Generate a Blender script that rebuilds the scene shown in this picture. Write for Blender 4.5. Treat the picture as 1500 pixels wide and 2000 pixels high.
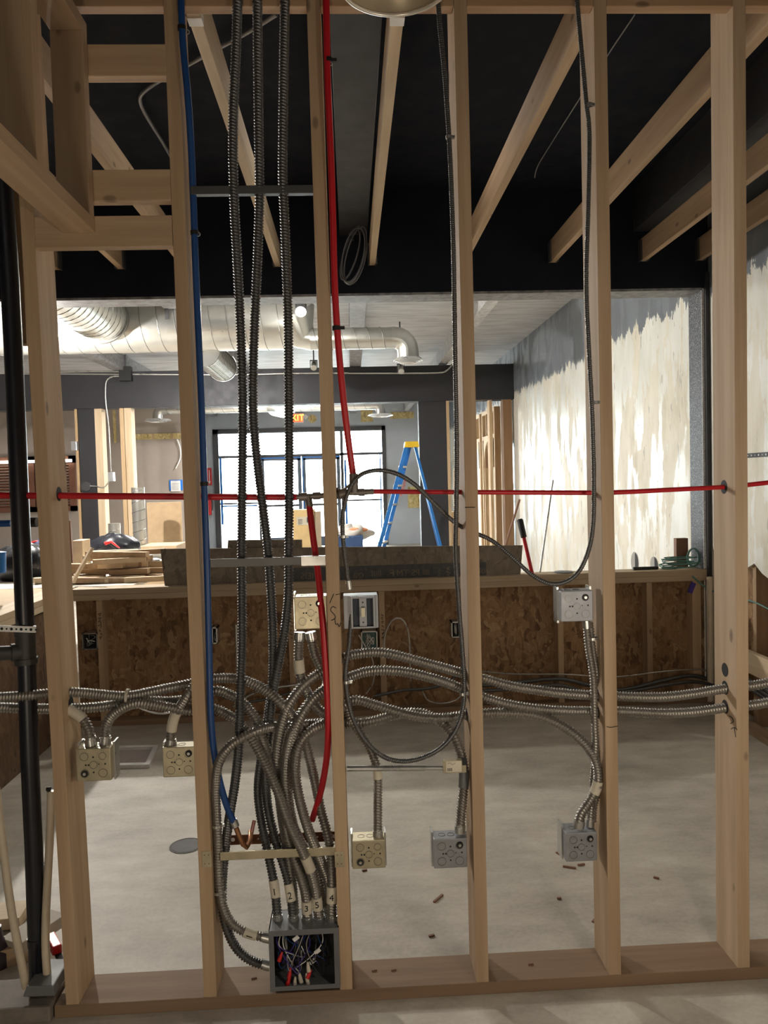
import bpy, bmesh, math, random
from mathutils import Vector, Matrix
PI = math.pi
rng = random.Random(7)
C = bpy.context.scene.collection
for o in list(bpy.data.objects): bpy.data.objects.remove(o)

# ------------------------------------------------------------ camera
F = 1500.0
YAW, PIT, ROL = 0.0426674, 0.04059124, -0.02674827
CAM = Vector((0.05525, -2.24384, 1.5574))
_cy, _sy = math.cos(YAW), math.sin(YAW)
FW = Vector((_sy*math.cos(PIT), _cy*math.cos(PIT), -math.sin(PIT)))
_r = Vector((_cy, -_sy, 0)); _u = _r.cross(FW)
R2 = _r*math.cos(ROL)+_u*math.sin(ROL); U2 = -_r*math.sin(ROL)+_u*math.cos(ROL)
cd = bpy.data.cameras.new('camera'); cam = bpy.data.objects.new('camera', cd); C.objects.link(cam)
cd.sensor_fit = 'VERTICAL'; cd.sensor_height = 36.0; cd.lens = F/2000*36.0
cd.clip_start = 0.05; cd.clip_end = 200
cam.matrix_world = Matrix(((R2.x, U2.x, -FW.x, CAM.x), (R2.y, U2.y, -FW.y, CAM.y), (R2.z, U2.z, -FW.z, CAM.z), (0, 0, 0, 1)))
bpy.context.scene.camera = cam
def at(px, py, Y=None, X=None, Z=None):
    v = FW + R2*((px-750)/F) - U2*((py-1000)/F)
    t = (Y-CAM.y)/v.y if Y is not None else (X-CAM.x)/v.x if X is not None else (Z-CAM.z)/v.z
    return CAM + v*t

# ------------------------------------------------------------ world, lights, exposure
sc = bpy.context.scene
sc.view_settings.view_transform = 'Standard'; sc.view_settings.look = 'None'
sc.view_settings.gamma = 1; sc.view_settings.use_curve_mapping = False
sc.view_settings.exposure = 0.0
w = bpy.data.worlds.new('sky'); sc.world = w; w.use_nodes = True
wb = w.node_tree.nodes['Background']; wb.inputs[0].default_value = (0.9, 0.96, 1.0, 1); wb.inputs[1].default_value = 26.0
def area(name, loc, rot, sx, sy, power, col=(1, 1, 1), portal=False):
    l = bpy.data.lights.new(name, 'AREA'); l.shape = 'RECTANGLE'; l.size = sx; l.size_y = sy
    l.energy = power; l.color = col
    if portal: l.cycles.is_portal = True
    o = bpy.data.objects.new(name, l); C.objects.link(o); o.location = loc; o.rotation_euler = rot; return o
def point(name, loc, power, rad=.05, col=(1, .9, .78)):
    l = bpy.data.lights.new(name, 'POINT'); l.energy = power; l.shadow_soft_size = rad; l.color = col
    o = bpy.data.objects.new(name, l); C.objects.link(o); o.location = loc; return o
area('storefront_portal', (-1.15, 16.66, 1.45), (PI/2, 0, 0), 4.3, 2.95, 1, portal=True)
point('work_lamp_light', (0.95, -1.25, 1.15), 20, .07, (1, .87, .72))
area('floor_work_light', (-0.5, -2.9, 0.55), (math.radians(118), 0, math.radians(-8)), .45, .3, 15, (1, .84, .64))
area('camera_room_fill', (-0.8, -3.6, 3.3), (0, 0, 0), 2.0, 1.2, 9, (1, .92, .82))  # added soft fill behind the camera, no fixture modelled
point('track_lamp_light_west', (-2.7, 4.55, 2.62), 430, .035, (1, .95, .88))
point('track_lamp_light', at(588, 604, Y=4.2)+Vector((0, -.06, -.05)), 110, .05, (1, .97, .85))
area('mid_room_fill', (-1.6, 7.6, 3.28), (0, 0, 0), 1.2, .3, 150, (1, .97, .93))  # added fill to brighten the middle room
area('front_room_fill', (-1.2, 11.0, 3.28), (0, 0, 0), 1.2, .3, 420, (1, .96, .92))  # added fill that lifts the storefront wall
area('near_room_fill', (0.1, 1.5, 3.38), (0, 0, 0), 1.6, .6, 7, (1, .93, .86))  # weak added fill so the dark ceiling beams show

# ------------------------------------------------------------ materials
def nmat(name):
    m = bpy.data.materials.new(name); m.use_nodes = True
    nt = m.node_tree; b = nt.nodes['Principled BSDF']; return m, nt, b
def N(nt, t, **kw):
    n = nt.nodes.new(t)
    for k, v in kw.items():
        if k.startswith('i_'): n.inputs[k[2:].replace('_', ' ')].default_value = v
        else: setattr(n, k, v)
    return n
def ramp(nt, src, stops):
    r = nt.nodes.new('ShaderNodeValToRGB'); e = r.color_ramp.elements
    while len(e) < len(stops): e.new(.5)
    for k, (p, c) in enumerate(stops):
        e[k].position = p; e[k].color = (*c, 1) if len(c) == 3 else c
    nt.links.new(src, r.inputs[0]); return r.outputs[0]
def mix(nt, fac, a, b, mode='MIX'):
    n = nt.nodes.new('ShaderNodeMix'); n.data_type = 'RGBA'; n.blend_type = mode
    for i, v in ((0, fac), (6, a), (7, b)):
        if hasattr(v, 'is_output') or isinstance(v, bpy.types.NodeSocket): nt.links.new(v, n.inputs[i])
        elif i == 0: n.inputs[0].default_value = v
        else: n.inputs[i].default_value = (*v, 1)
    return n.outputs[2]
def coords(nt, sc3, rnd=True, loc=None):
    tc = nt.nodes.new('ShaderNodeTexCoord'); mp = nt.nodes.new('ShaderNodeMapping')
    mp.inputs['Scale'].default_value = sc3
    if rnd:
        oi = nt.nodes.new('ShaderNodeObjectInfo'); ml = nt.nodes.new('ShaderNodeMath'); ml.operation = 'MULTIPLY'
        ml.inputs[1].default_value = 37.0; nt.links.new(oi.outputs['Random'], ml.inputs[0])
        cb = nt.nodes.new('ShaderNodeCombineXYZ')
        for k in range(3): nt.links.new(ml.outputs[0], cb.inputs[k])
        nt.links.new(cb.outputs[0], mp.inputs['Location'])
    nt.links.new(tc.outputs['Object'], mp.inputs[0]); return mp.outputs[0]
def noise(nt, vec, scale, detail=4, rough=.6):
    n = N(nt, 'ShaderNodeTexNoise'); n.inputs['Scale'].default_value = scale
    n.inputs['Detail'].default_value = detail; n.inputs['Roughness'].default_value = rough
    nt.links.new(vec, n.inputs['Vector']); return n.outputs['Fac']
def bump(nt, b, h, s=.3, d=.002):
    n = nt.nodes.new('ShaderNodeBump'); n.inputs['Strength'].default_value = s; n.inputs['Distance'].default_value = d
    nt.links.new(h, n.inputs['Height']); nt.links.new(n.outputs[0], b.inputs['Normal'])
def wood(name, axis, light, dark, knots=True, rough=.75):
    m, nt, b = nmat(name)
    s = [26, 26, 26]; s[axis] = 1.3
    v = coords(nt, s); g = noise(nt, v, 1.0, 5, .62)
    s2 = [7, 7, 7]; s2[axis] = .5
    v2 = coords(nt, s2); g2 = noise(nt, v2, 1.0, 2)
    col = ramp(nt, g, [(.32, dark), (.52, [(a+c)/2 for a, c in zip(light, dark)]), (.72, light)])
    col = mix(nt, .35, col, ramp(nt, g2, [(.35, dark), (.65, light)]))
    if knots:
        s3 = [8, 8, 8]; s3[axis] = 4.0
        v3 = coords(nt, s3); vo = N(nt, 'ShaderNodeTexVoronoi'); vo.inputs['Scale'].default_value = 1.0
        nt.links.new(v3, vo.inputs['Vector'])
        k = ramp(nt, vo.outputs['Distance'], [(.0, (.8, .8, .8)), (.07, (.55, .55, .55)), (.10, (0, 0, 0))])
        col = mix(nt, k, col, [c*.30 for c in dark])
    oi = nt.nodes.new('ShaderNodeObjectInfo')
    hv = ramp(nt, oi.outputs['Random'], [(0, (.88, .86, .84)), (.5, (1, .97, .92)), (1, (1, 1, 1))])
    col = mix(nt, 1.0, col, hv, 'MULTIPLY')
    nt.links.new(col, b.inputs['Base Color']); b.inputs['Roughness'].default_value = rough
    bump(nt, b, g, .25, .0015); return m
def plain(name, col, rough=.5, metal=0.0, var=.12, scale=9, spec=None, coat=0):
    m, nt, b = nmat(name)
    v = coords(nt, (1, 1, 1)); g = noise(nt, v, scale, 4)
    c = ramp(nt, g, [(.3, [x*(1-var) for x in col]), (.7, [min(1, x*(1+var)) for x in col])])
    nt.links.new(c, b.inputs['Base Color'])
    rr = ramp(nt, g, [(.3, (rough*.85,)*3), (.7, (min(1, rough*1.15),)*3)])
    nt.links.new(rr, b.inputs['Roughness']); b.inputs['Metallic'].default_value = metal
    if spec is not None: b.inputs['Specular IOR Level'].default_value = spec
    return m
def emis(name, col, s):
    m, nt, b = nmat(name); b.inputs['Base Color'].default_value = (*col, 1)
    b.inputs['Emission Color'].default_value = (*col, 1); b.inputs['Emission Strength'].default_value = s; return m
def osb(name, pal, ax=(1, 1, 1)):
    m, nt, b = nmat(name)
    v0 = coords(nt, (1, 1, 1)); nz = N(nt, 'ShaderNodeTexNoise'); nz.inputs['Scale'].default_value = 9
    nt.links.new(v0, nz.inputs['Vector'])
    def layer(sc3, rot):
        tc = nt.nodes.new('ShaderNodeTexCoord'); ad = mix(nt, .12, tc.outputs['Object'], nz.outputs['Color'])
        mp = nt.nodes.new('ShaderNodeMapping'); mp.inputs['Scale'].default_value = sc3; mp.inputs['Rotation'].default_value = rot
        nt.links.new(ad, mp.inputs[0])
        vo = N(nt, 'ShaderNodeTexVoronoi'); vo.inputs['Scale'].default_value = 1; nt.links.new(mp.outputs[0], vo.inputs['Vector'])
        s = nt.nodes.new('ShaderNodeSeparateColor'); nt.links.new(vo.outputs['Color'], s.inputs[0]); return s.outputs[0], s.outputs[1], vo.outputs['Distance']
    a1, m1, d1 = layer((34, 34, 11), (0, .5, 0)); a2, m2, d2 = layer((34, 34, 12), (.2, -.45, 0)); a3, m3, d3 = layer((14, 30, 42), (0, .15, 0))
    c1 = ramp(nt, a1, [(0, pal[0]), (.35, pal[1]), (.7, pal[2]), (1, pal[3])])
    c2 = ramp(nt, a2, [(0, pal[1]), (.5, pal[2]), (1, pal[0])])
    c3 = ramp(nt, a3, [(0, pal[3]), (.5, pal[1]), (1, pal[2])])
    t1 = ramp(nt, m1, [(.45, (0, 0, 0)), (.55, (1, 1, 1))]); t2 = ramp(nt, m2, [(.6, (0, 0, 0)), (.7, (1, 1, 1))])
    c = mix(nt, t1, c1, c2); c = mix(nt, t2, c, c3)
    g = noise(nt, coords(nt, (90, 90, 20)), 1, 3); c = mix(nt, .25, c, ramp(nt, g, [(.3, pal[0]), (.7, pal[3])]))
    nt.links.new(c, b.inputs['Base Color']); b.inputs['Roughness'].default_value = .7
    bump(nt, b, a1, .3, .001); return m

W = {}
LT, DK = (.56, .42, .28), (.35, .235, .14)
for k, ax in (('x', 0), ('y', 1), ('z', 2)): W[k] = wood('spruce_lumber_'+k, ax, LT, DK)
WH = {k: wood('pale_lumber_'+k, ax, (.72, .60, .44), (.52, .39, .25), False) for k, ax in (('x', 0), ('y', 1), ('z', 2))}
WD = {k: wood('dusty_plate_'+k, ax, (.33, .23, .15), (.20, .125, .075), False) for k, ax in (('x', 0), ('y', 1))}
WG = wood('grey_bar_plate', 0, (.52, .43, .32), (.38, .29, .20), True)
M_boxg = plain('dull_grey_box', (.30, .31, .33), .5, .5, .12, 30)
M_osb = osb('strand_board', [(.10, .045, .02), (.22, .115, .05), (.36, .21, .10), (.45, .30, .16)])
M_osb2 = osb('grey_strand_board', [(.14, .11, .08), (.20, .16, .12), (.25, .21, .16), (.29, .25, .19)])
M_black = plain('black_ceiling_paint', (.010, .012, .019), .85, spec=.2)
M_dkbeam = plain('charcoal_beam_paint', (.022, .022, .026), .6)
M_greybeam = plain('weathered_grey_paint', (.22, .22, .23), .6, 0, .5, 22)
M_greywall = plain('blue_grey_wall_paint', (.42, .46, .51), .55, 0, .06, 2)
M_beige = plain('taupe_wall_paint', (.36, .31, .27), .6, 0, .06, 2)
M_charc = plain('charcoal_trim', (.055, .055, .06), .5)
M_flex = plain('galvanised_flex_steel', (.30, .28, .25), .40, .72, .08, 20)
M_flexd = plain('dull_grey_flex_armour', (.125, .125, .125), .40, .7, .08, 20)
M_galv = plain('galvanised_sheet', (.52, .52, .50), .30, .85, .16, 14)
M_boxm = plain('zinc_plated_box', (.44, .39, .27), .42, .6, .12, 30)
M_duct = plain('spiral_duct_steel', (.60, .60, .57), .32, .9, .10, 5)
M_seam = plain('duct_seam', (.22, .22, .21), .4, .8)
M_grey = plain('grey_enamel', (.14, .145, .15), .5)
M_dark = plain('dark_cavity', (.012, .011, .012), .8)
M_red = plain('red_pex', (.50, .012, .02), .38, 0, .06)
M_blue = plain('blue_pex', (.012, .06, .21), .40, 0, .06)
M_abs = plain('black_abs', (.010, .011, .016), .36, 0, .1)
M_absd = plain('worn_abs_fitting', (.045, .043, .040), .6, 0, .2)
M_cream = plain('cream_pipe', (.58, .50, .38), .45)
M_cop = plain('copper', (.52, .25, .13), .34, .9)
M_copd = plain('tarnished_copper_strap', (.16, .06, .03), .5, .6)
M_white = plain('white_plastic', (.78, .78, .76), .45)
M_tape = plain('paper_tape', (.62, .57, .46), .7)
M_ink = plain('black_ink', (.01, .01, .01), .6)
M_brass = plain('grey_brass_fitting', (.22, .19, .17), .45, .5)
M_card = plain('cardboard', (.50, .36, .22), .8)
M_carton = plain('tan_carton', (.66, .48, .24), .8)
M_yel = plain('yellow_plastic', (.80, .52, .03), .4)
M_lblue = plain('blue_fibreglass', (.02, .16, .48), .35)
M_alu = plain('aluminium', (.75, .76, .78), .3, .8)
M_bag = plain('black_bag', (.012, .013, .018), .3)
M_green = plain('green_cable', (.10, .22, .19), .4)
M_purple = plain('purple_tag', (.05, .03, .25), .4)
M_brown = plain('brown_board', (.20, .10, .06), .6)
M_shut = plain('brown_shutter', (.17, .075, .045), .45)
M_insul = osb('fibre_insulation', [(.25, .18, .06), (.5, .38, .14), (.7, .56, .25), (.8, .7, .4)])
M_btape = plain('blue_tape', (.02, .18, .62), .5)
M_sred = plain('red_sign', (.6, .02, .02), .4)
M_ring = plain('brushed_reflector', (.40, .33, .23), .4, .35, .1, 6)
M_rim = plain('bright_rim', (.80, .76, .68), .25, .5)
M_lamp = emis('lamp_glass', (1, .97, .75), 40)
M_exit = emis('exit_red', (1, .09, .03), 2.2); M_exitl = emis('exit_letters', (1, .55, .08), 4)
M_rope = plain('dark_rope', (.05, .04, .035), .9)
M_stud2 = wood('far_stud', 2, (.60, .45, .28), (.42, .28, .15), False)
M_warm = wood('warm_brown_post', 2, (.34, .20, .10), (.22, .12, .06), False)

def concrete():
    m, nt, b = nmat('troweled_concrete')
    v = coords(nt, (1, 1, 1), False)
    g1 = noise(nt, v, .9, 6, .62); g2 = noise(nt, coords(nt, (1, 2.2, 1), False), 3.5, 6, .6); g3 = noise(nt, v, 60, 3)
    c = ramp(nt, g1, [(.32, (.31, .28, .235)), (.48, (.46, .42, .36)), (.62, (.62, .58, .50))])
    c = mix(nt, .4, c, ramp(nt, g2, [(.34, (.29, .255, .21)), (.5, (.5, .455, .39)), (.64, (.68, .64, .56))]))
    c = mix(nt, .12, c, ramp(nt, g3, [(.3, (.15, .13, .11)), (.6, (.6, .57, .5))]))
    nt.links.new(c, b.inputs['Base Color']); b.inputs['Roughness'].default_value = .62
    bump(nt, b, g2, .15, .003); return m
M_floor = concrete()
def plaster():
    m, nt, b = nmat('patched_plaster')
    v = coords(nt, (1, 1, 1), False)
    sep = nt.nodes.new('ShaderNodeSeparateXYZ'); nt.links.new(v, sep.inputs[0])
    g1 = noise(nt, coords(nt, (1, 2.2, .8), False), 2.2, 7, .65)
    edge = noise(nt, coords(nt, (1, 7, 2.5), False), 1.2, 6, .7)
    a = N(nt, 'ShaderNodeMath', operation='MULTIPLY_ADD'); a.inputs[1].default_value = .55; nt.links.new(edge, a.inputs[0]); nt.links.new(sep.outputs[2], a.inputs[2])
    top = ramp(nt, a.outputs[0], [(0, (0, 0, 0)), (1, (1, 1, 1))])
    st = N(nt, 'ShaderNodeMath', operation='GREATER_THAN'); nt.links.new(a.outputs[0], st.inputs[0]); st.inputs[1].default_value = 3.03
    str_ = noise(nt, coords(nt, (1, 3.6, .95), False), 1.5, 7, .62)
    sheen_patch = ramp(nt, str_, [(.49, (0, 0, 0)), (.50, (1, 1, 1))])
    base = ramp(nt, g1, [(.3, (.60, .56, .44)), (.5, (.74, .70, .59)), (.7, (.80, .78, .69))])
    base = mix(nt, sheen_patch, base, ramp(nt, g1, [(.3, (.70, .70, .62)), (.7, (.88, .89, .86))]))  # glue patches; the paler tint paints in window sheen
    stain = ramp(nt, noise(nt, coords(nt, (1, 6, 1.6), False), 2.6, 3), [(.66, (0, 0, 0)), (.68, (1, 1, 1))])
    base = mix(nt, stain, base, (.50, .48, .41))
    c = mix(nt, st.outputs[0], base, (.17, .19, .215))
    nt.links.new(c, b.inputs['Base Color'])
    r = ramp(nt, str_, [(.49, (.60,)*3), (.50, (.30,)*3)]); nt.links.new(r, b.inputs['Roughness'])
    bump(nt, b, str_, .35, .006); return m
M_plast = plaster()
def planks():
    m, nt, b = nmat('painted_roof_deck')
    v = coords(nt, (1, 1, 1), False); sep = nt.nodes.new('ShaderNodeSeparateXYZ'); nt.links.new(v, sep.inputs[0])
    f = N(nt, 'ShaderNodeMath', operation='FRACT'); ml = N(nt, 'ShaderNodeMath', operation='MULTIPLY'); ml.inputs[1].default_value = 1/.6
    nt.links.new(sep.outputs[1], ml.inputs[0]); nt.links.new(ml.outputs[0], f.inputs[0])
    g = noise(nt, coords(nt, (1.5, 8, 1), False), 1.5, 5)
    c = ramp(nt, g, [(.35, (.34, .34, .35)), (.65, (.52, .52, .53))])
    c = mix(nt, ramp(nt, f.outputs[0], [(.0, (1, 1, 1)), (.03, (0, 0, 0))]), c, (.03, .03, .03))
    nt.links.new(c, b.inputs['Base Color']); b.inputs['Roughness'].default_value = .5; return m
M_deck = planks()
def glass():
    m = bpy.data.materials.new('clear_glass'); m.use_nodes = True; nt = m.node_tree; nt.nodes.clear()
    o = nt.nodes.new('ShaderNodeOutputMaterial'); t = nt.nodes.new('ShaderNodeBsdfTransparent'); t.inputs[0].default_value = (.93, .97, .97, 1)
    g = nt.nodes.new('ShaderNodeBsdfGlossy'); g.inputs['Roughness'].default_value = .02; fr = nt.nodes.new('ShaderNodeFresnel')
    mx = nt.nodes.new('ShaderNodeMixShader'); nt.links.new(fr.outputs[0], mx.inputs[0]); nt.links.new(t.outputs[0], mx.inputs[1]); nt.links.new(g.outputs[0], mx.inputs[2])
    nt.links.new(mx.outputs[0], o.inputs[0]); return m
M_glass = glass()

# ------------------------------------------------------------ mesh helpers
class MB:
    def __init__(s): s.v = []; s.f = []
    def add(s, vs, fs):
        n = len(s.v); s.v += [Vector(v) for v in vs]; s.f += [tuple(i+n for i in f) for f in fs]; return s
    def box(s, x0, x1, y0, y1, z0, z1):
        vs = [(x, y, z) for z in (z0, z1) for y in (y0, y1) for x in (x0, x1)]
        return s.add(vs, [(0, 2, 3, 1), (4, 5, 7, 6), (0, 1, 5, 4), (2, 6, 7, 3), (0, 4, 6, 2), (1, 3, 7, 5)])
    def bar(s, a, b, w, h, up=(0, 0, 1)):
        a = Vector(a); b = Vector(b); d = (b-a).normalized(); up = Vector(up)
        if abs(d.dot(up)) > .98: up = Vector((0, 1, 0))
        r = d.cross(up).normalized(); u = r.cross(d)
        vs = []
        for p in (a, b):
            for i, j in ((-1, -1), (1, -1), (1, 1), (-1, 1)): vs.append(p+r*(i*w/2)+u*(j*h/2))
        return s.add(vs, [(0, 3, 2, 1), (4, 5, 6, 7), (0, 1, 5, 4), (1, 2, 6, 5), (2, 3, 7, 6), (3, 0, 4, 7)])
    def tube(s, pts, r, n=10, rf=None, caps=True):
        pts = [Vector(p) for p in pts]; T = []
        for i in range(len(pts)):
            d = pts[min(i+1, len(pts)-1)]-pts[max(i-1, 0)]; T.append(d.normalized() if d.length > 1e-9 else Vector((0, 0, 1)))
        u = T[0].orthogonal().normalized(); vs = []
        for i, p in enumerate(pts):
            u = (u-T[i]*u.dot(T[i])); u = u.normalized() if u.length > 1e-6 else T[i].orthogonal().normalized()
            w = T[i].cross(u)
            for k in range(n):
                a = 2*PI*k/n; rr = rf(i, k/n) if rf else (r[i] if isinstance(r, (list, tuple)) else r)
                vs.append(p+u*(math.cos(a)*rr)+w*(math.sin(a)*rr))
        fs = []
        for i in range(len(pts)-1):
            for k in range(n):
                a = i*n+k; b = i*n+(k+1) % n; fs.append((a, b, b+n, a+n))
        if caps: fs.append(tuple(range(n))[::-1]); fs.append(tuple(range((len(pts)-1)*n, len(pts)*n)))
        return s.add(vs, fs)
    def cyl(s, a, b, r, n=16, r2=None): return s.tube([a, b], [r, r if r2 is None else r2], n)
    def prism(s, poly, vec):
        n = len(poly); vec = Vector(vec); poly = [Vector(p) for p in poly]
        return s.add(poly+[p+vec for p in poly], [tuple(range(n))[::-1], tuple(range(n, 2*n))]+[(i, (i+1) % n, (i+1) % n+n, i+n) for i in range(n)])
    def ring(s, c, ax, ro, ri, h, n=32):
        c = Vector(c); ax = Vector(ax).normalized(); u = ax.orthogonal().normalized(); w = ax.cross(u); vs = []
        for (r, z) in ((ro, 0), (ro, h), (ri, h), (ri, 0)):
            for k in range(n):
                a = 2*PI*k/n; vs.append(c+ax*z+u*(math.cos(a)*r)+w*(math.sin(a)*r))
        return s.add(vs, [(j*n+k, j*n+(k+1) % n, ((j+1) % 4)*n+(k+1) % n, ((j+1) % 4)*n+k) for j in range(4) for k in range(n)])
    def lathe(s, c, ax, prof, n=32):
        c = Vector(c); ax = Vector(ax).normalized(); u = ax.orthogonal().normalized(); w = ax.cross(u); vs = []
        for (r, z) in prof:
            for k in range(n):
                a = 2*PI*k/n; vs.append(c+ax*z+u*(math.cos(a)*r)+w*(math.sin(a)*r))
        return s.add(vs, [(j*n+k, j*n+(k+1) % n, (j+1)*n+(k+1) % n, (j+1)*n+k) for j in range(len(prof)-1) for k in range(n)])
    def blob(s, c, rx, ry, rz, amp=.15, seed=0, nu=20, nv=12):
        r_ = random.Random(seed); c = Vector(c); ph = [r_.uniform(0, 6) for _ in range(6)]; vs = []
        for j in range(nv+1):
            t = PI*j/nv
            for i in range(nu):
                p = 2*PI*i/nu
                k = 1+amp*(math.sin(3*p+ph[0])*math.sin(2*t+ph[1])+.6*math.sin(5*p+ph[2]+3*t)+.4*math.sin(9*p+ph[3])*math.sin(7*t+ph[4]))
                vs.append(c+Vector((rx*math.sin(t)*math.cos(p)*k, ry*math.sin(t)*math.sin(p)*k, rz*math.cos(t)*k)))
        return s.add(vs, [(j*nu+i, (j+1)*nu+i, (j+1)*nu+(i+1) % nu, j*nu+(i+1) % nu) for j in range(nv) for i in range(nu)])
ORG = {}
def put(name, mb, mat, parent=None, bevel=0, smooth=None, label=None, cat=None, group=None, kind=None, org=None):
    if parent is not None: og = ORG[parent.name]
    elif org is not None: og = Vector(org)
    elif kind == 'structure': og = Vector((0, 0, 0))
    else:
        xs = [v.x for v in mb.v]; ys = [v.y for v in mb.v]; zs = [v.z for v in mb.v]
        og = Vector(((min(xs)+max(xs))/2, (min(ys)+max(ys))/2, min(zs)))
    me = bpy.data.meshes.new(name); me.from_pydata([v-og for v in mb.v], [], mb.f)
    bm = bmesh.new(); bm.from_mesh(me)
    bmesh.ops.recalc_face_normals(bm, faces=bm.faces)
    if bevel: bmesh.ops.bevel(bm, geom=bm.edges[:], offset=bevel, segments=2, affect='EDGES', profile=.6)
    bm.to_mesh(me); bm.free(); me.validate()
    if smooth is not None:
        me.polygons.foreach_set('use_smooth', [True]*len(me.polygons)); me.set_sharp_from_angle(angle=math.radians(smooth))
    me.materials.append(mat)
    o = bpy.data.objects.new(name, me); C.objects.link(o)
    if parent is not None: o.parent = parent; ORG[o.name] = og
    else: o.location = og; ORG[o.name] = og
    tag(o, label, cat, group, kind); return o
def tag(o, label=None, cat=None, group=None, kind=None):
    for k, v in (('label', label), ('category', cat), ('group', group), ('kind', kind)):
        if v: o[k] = v
    return o
def empty(name, loc, label, cat, group=None, kind=None):
    o = bpy.data.objects.new(name, None); o.empty_display_size = .05; C.objects.link(o); o.location = loc; ORG[o.name] = Vector(loc)
    return tag(o, label, cat, group, kind)
def copy_tree(o, dv, label=None, group=None, parent=None, scale=None):
    c = o.copy(); C.objects.link(c)
    if parent is None:
        c.location = o.location+Vector(dv); ORG[c.name] = ORG[o.name]+Vector(dv)
        if label: c['label'] = label
        if group: c['group'] = group
    else: c.parent = parent; ORG[c.name] = ORG[parent.name]
    for ch in [x for x in bpy.data.objects if x.parent == o]: copy_tree(ch, dv, parent=c)
    return c
def spline(pts, step=.02):
    pts = [Vector(p) for p in pts]; P = [pts[0]*2-pts[1]]+pts+[pts[-1]*2-pts[-2]]; out = []
    for i in range(1, len(P)-2):
        p0, p1, p2, p3 = P[i-1:i+3]; n = max(4, int((p2-p1).length/.01))
        for k in range(n):
            t = k/n; out.append(.5*((2*p1)+(p2-p0)*t+(2*p0-5*p1+4*p2-p3)*t*t+(3*p1-p0-3*p2+p3)*t**3))
    out.append(pts[-1])
    for _ in range(3): out = [out[0]]+[(out[i-1]+out[i]*2+out[i+1])/4 for i in range(1, len(out)-1)]+[out[-1]]
    res = [out[0]]; acc = 0
    for a, b in zip(out, out[1:]):
        L = (b-a).length
        while acc+L >= step:
            t = (step-acc)/L; a = a.lerp(b, t); res.append(a); L = (b-a).length; acc = 0
        acc += L
    if (res[-1]-out[-1]).length > step*.3: res.append(out[-1])
    return res
def cp(lst, Y=None): return [at(p[0], p[1], Y=(p[2] if len(p) > 2 else Y)) for p in lst]
def corr(pts, r, pitch=.0088, n=14, amp=.17):
    s = spline(pts, pitch/4)
    return MB().tube(s, r, n, rf=lambda i, a: r*(1+amp*(math.sin(2*PI*(i/4.0+a))-.55)))
def text(s, size, org, right, up, mat, parent, name='lettering', ext=.0005, mirror=False):
    cu = bpy.data.curves.new('t', 'FONT'); cu.body = s; cu.size = size; cu.extrude = ext; cu.align_x = 'CENTER'; cu.align_y = 'CENTER'
    to = bpy.data.objects.new('t', cu); C.objects.link(to)
    bpy.context.view_layer.update()
    me = bpy.data.meshes.new_from_object(to.evaluated_get(bpy.context.evaluated_depsgraph_get())); bpy.data.objects.remove(to)
    right = Vector(right).normalized(); up = Vector(up).normalized(); nn = right.cross(up)
    mb = MB(); mb.add([Vector(org)+right*((-1 if mirror else 1)*v.co.x)+up*v.co.y+nn*v.co.z for v in me.vertices], [tuple(p.vertices) for p in me.polygons])
    bpy.data.meshes.remove(me); return put(name, mb, mat, parent)
def B(*a): return MB().box(*a)

# ------------------------------------------------------------ the setting
ZC = 3.43; XR = 2.46; YD = 2.80; HB = 2.775
put('floor', B(-8.2, 4, -5.2, 16.9, -.12, 0), M_floor, kind='structure')
put('ground', B(-30, 30, 16.9, 60, -.2, -.1), plain('pale_pavement', (.6, .6, .58), .8), kind='structure', label='bright pavement outside the storefront')
put('ceiling', B(-8.2, XR+.2, -5.2, YD, ZC, ZC+.1), M_black, kind='structure')
put('ceiling', B(-8.2, XR+.2, YD, 16.9, ZC, ZC+.1), M_deck, kind='structure')
put('wall_back', B(-8.2, XR+.2, -5.2, -5.1, 0, ZC), M_charc, kind='structure')
put('wall_left', B(-8.2, -8.1, -5.2, 16.9, 0, ZC), M_beige, kind='structure')
# right wall: plaster skin with a torn lower edge in the near room
poly = [(XR, -5.1, ZC), (XR, YD, ZC), (XR, YD, 1.10)]
yy = YD
while yy > -5.0:
    yy -= rng.uniform(.03, .13); t = (YD-yy)
    poly.append((XR, yy, 1.04-.10*min(1, t/.8)+rng.uniform(-.035, .035)))
poly.append((XR, -5.1, .95))
put('wall_right', MB().prism(poly, (.016, 0, 0)), M_plast, kind='structure')
put('wall_right', B(XR+.11, XR+.15, -5.1, YD, 0, ZC), M_osb, kind='structure')
mr = MB().box(XR, XR+.15, YD, 16.9, 0, ZC)
put('wall_right', mr, M_plast, kind='structure')
# divider wall: header over the opening, strip either side
hd = MB().box(-8.1, XR, YD, YD+.2, HB+.004, ZC); put('wall_middle', hd, M_black, kind='structure')
put('trim_1', B(-8.1, XR-.04, YD+.002, YD+.20, HB-.012, HB+.004), M_greybeam, kind='structure')
def stip():
    m, nt, b = nmat('speckled_metal_bead'); g = noise(nt, coords(nt, (1, 1, 1)), 130, 3, .8)
    nt.links.new(ramp(nt, g, [(.42, (.02, .022, .03)), (.55, (.11, .115, .13)), (.68, (.55, .57, .6))]), b.inputs['Base Color'])
    b.inputs['Roughness'].default_value = .5; return m
put('trim_2', B(XR-.045, XR, YD+.01, YD+.2, .88, HB), stip(), kind='structure')
put('trim_4', B(XR-.045, XR-.028, YD+.004, YD+.0098, .91, HB), plain('white_speckled_edge', (.55, .56, .58), .6, 0, .6, 160), kind='structure')
put('trim_3', B(XR-.028, XR-.002, YD-.022, YD+.01, .1, HB+.1), M_dkbeam, kind='structure')
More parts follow.
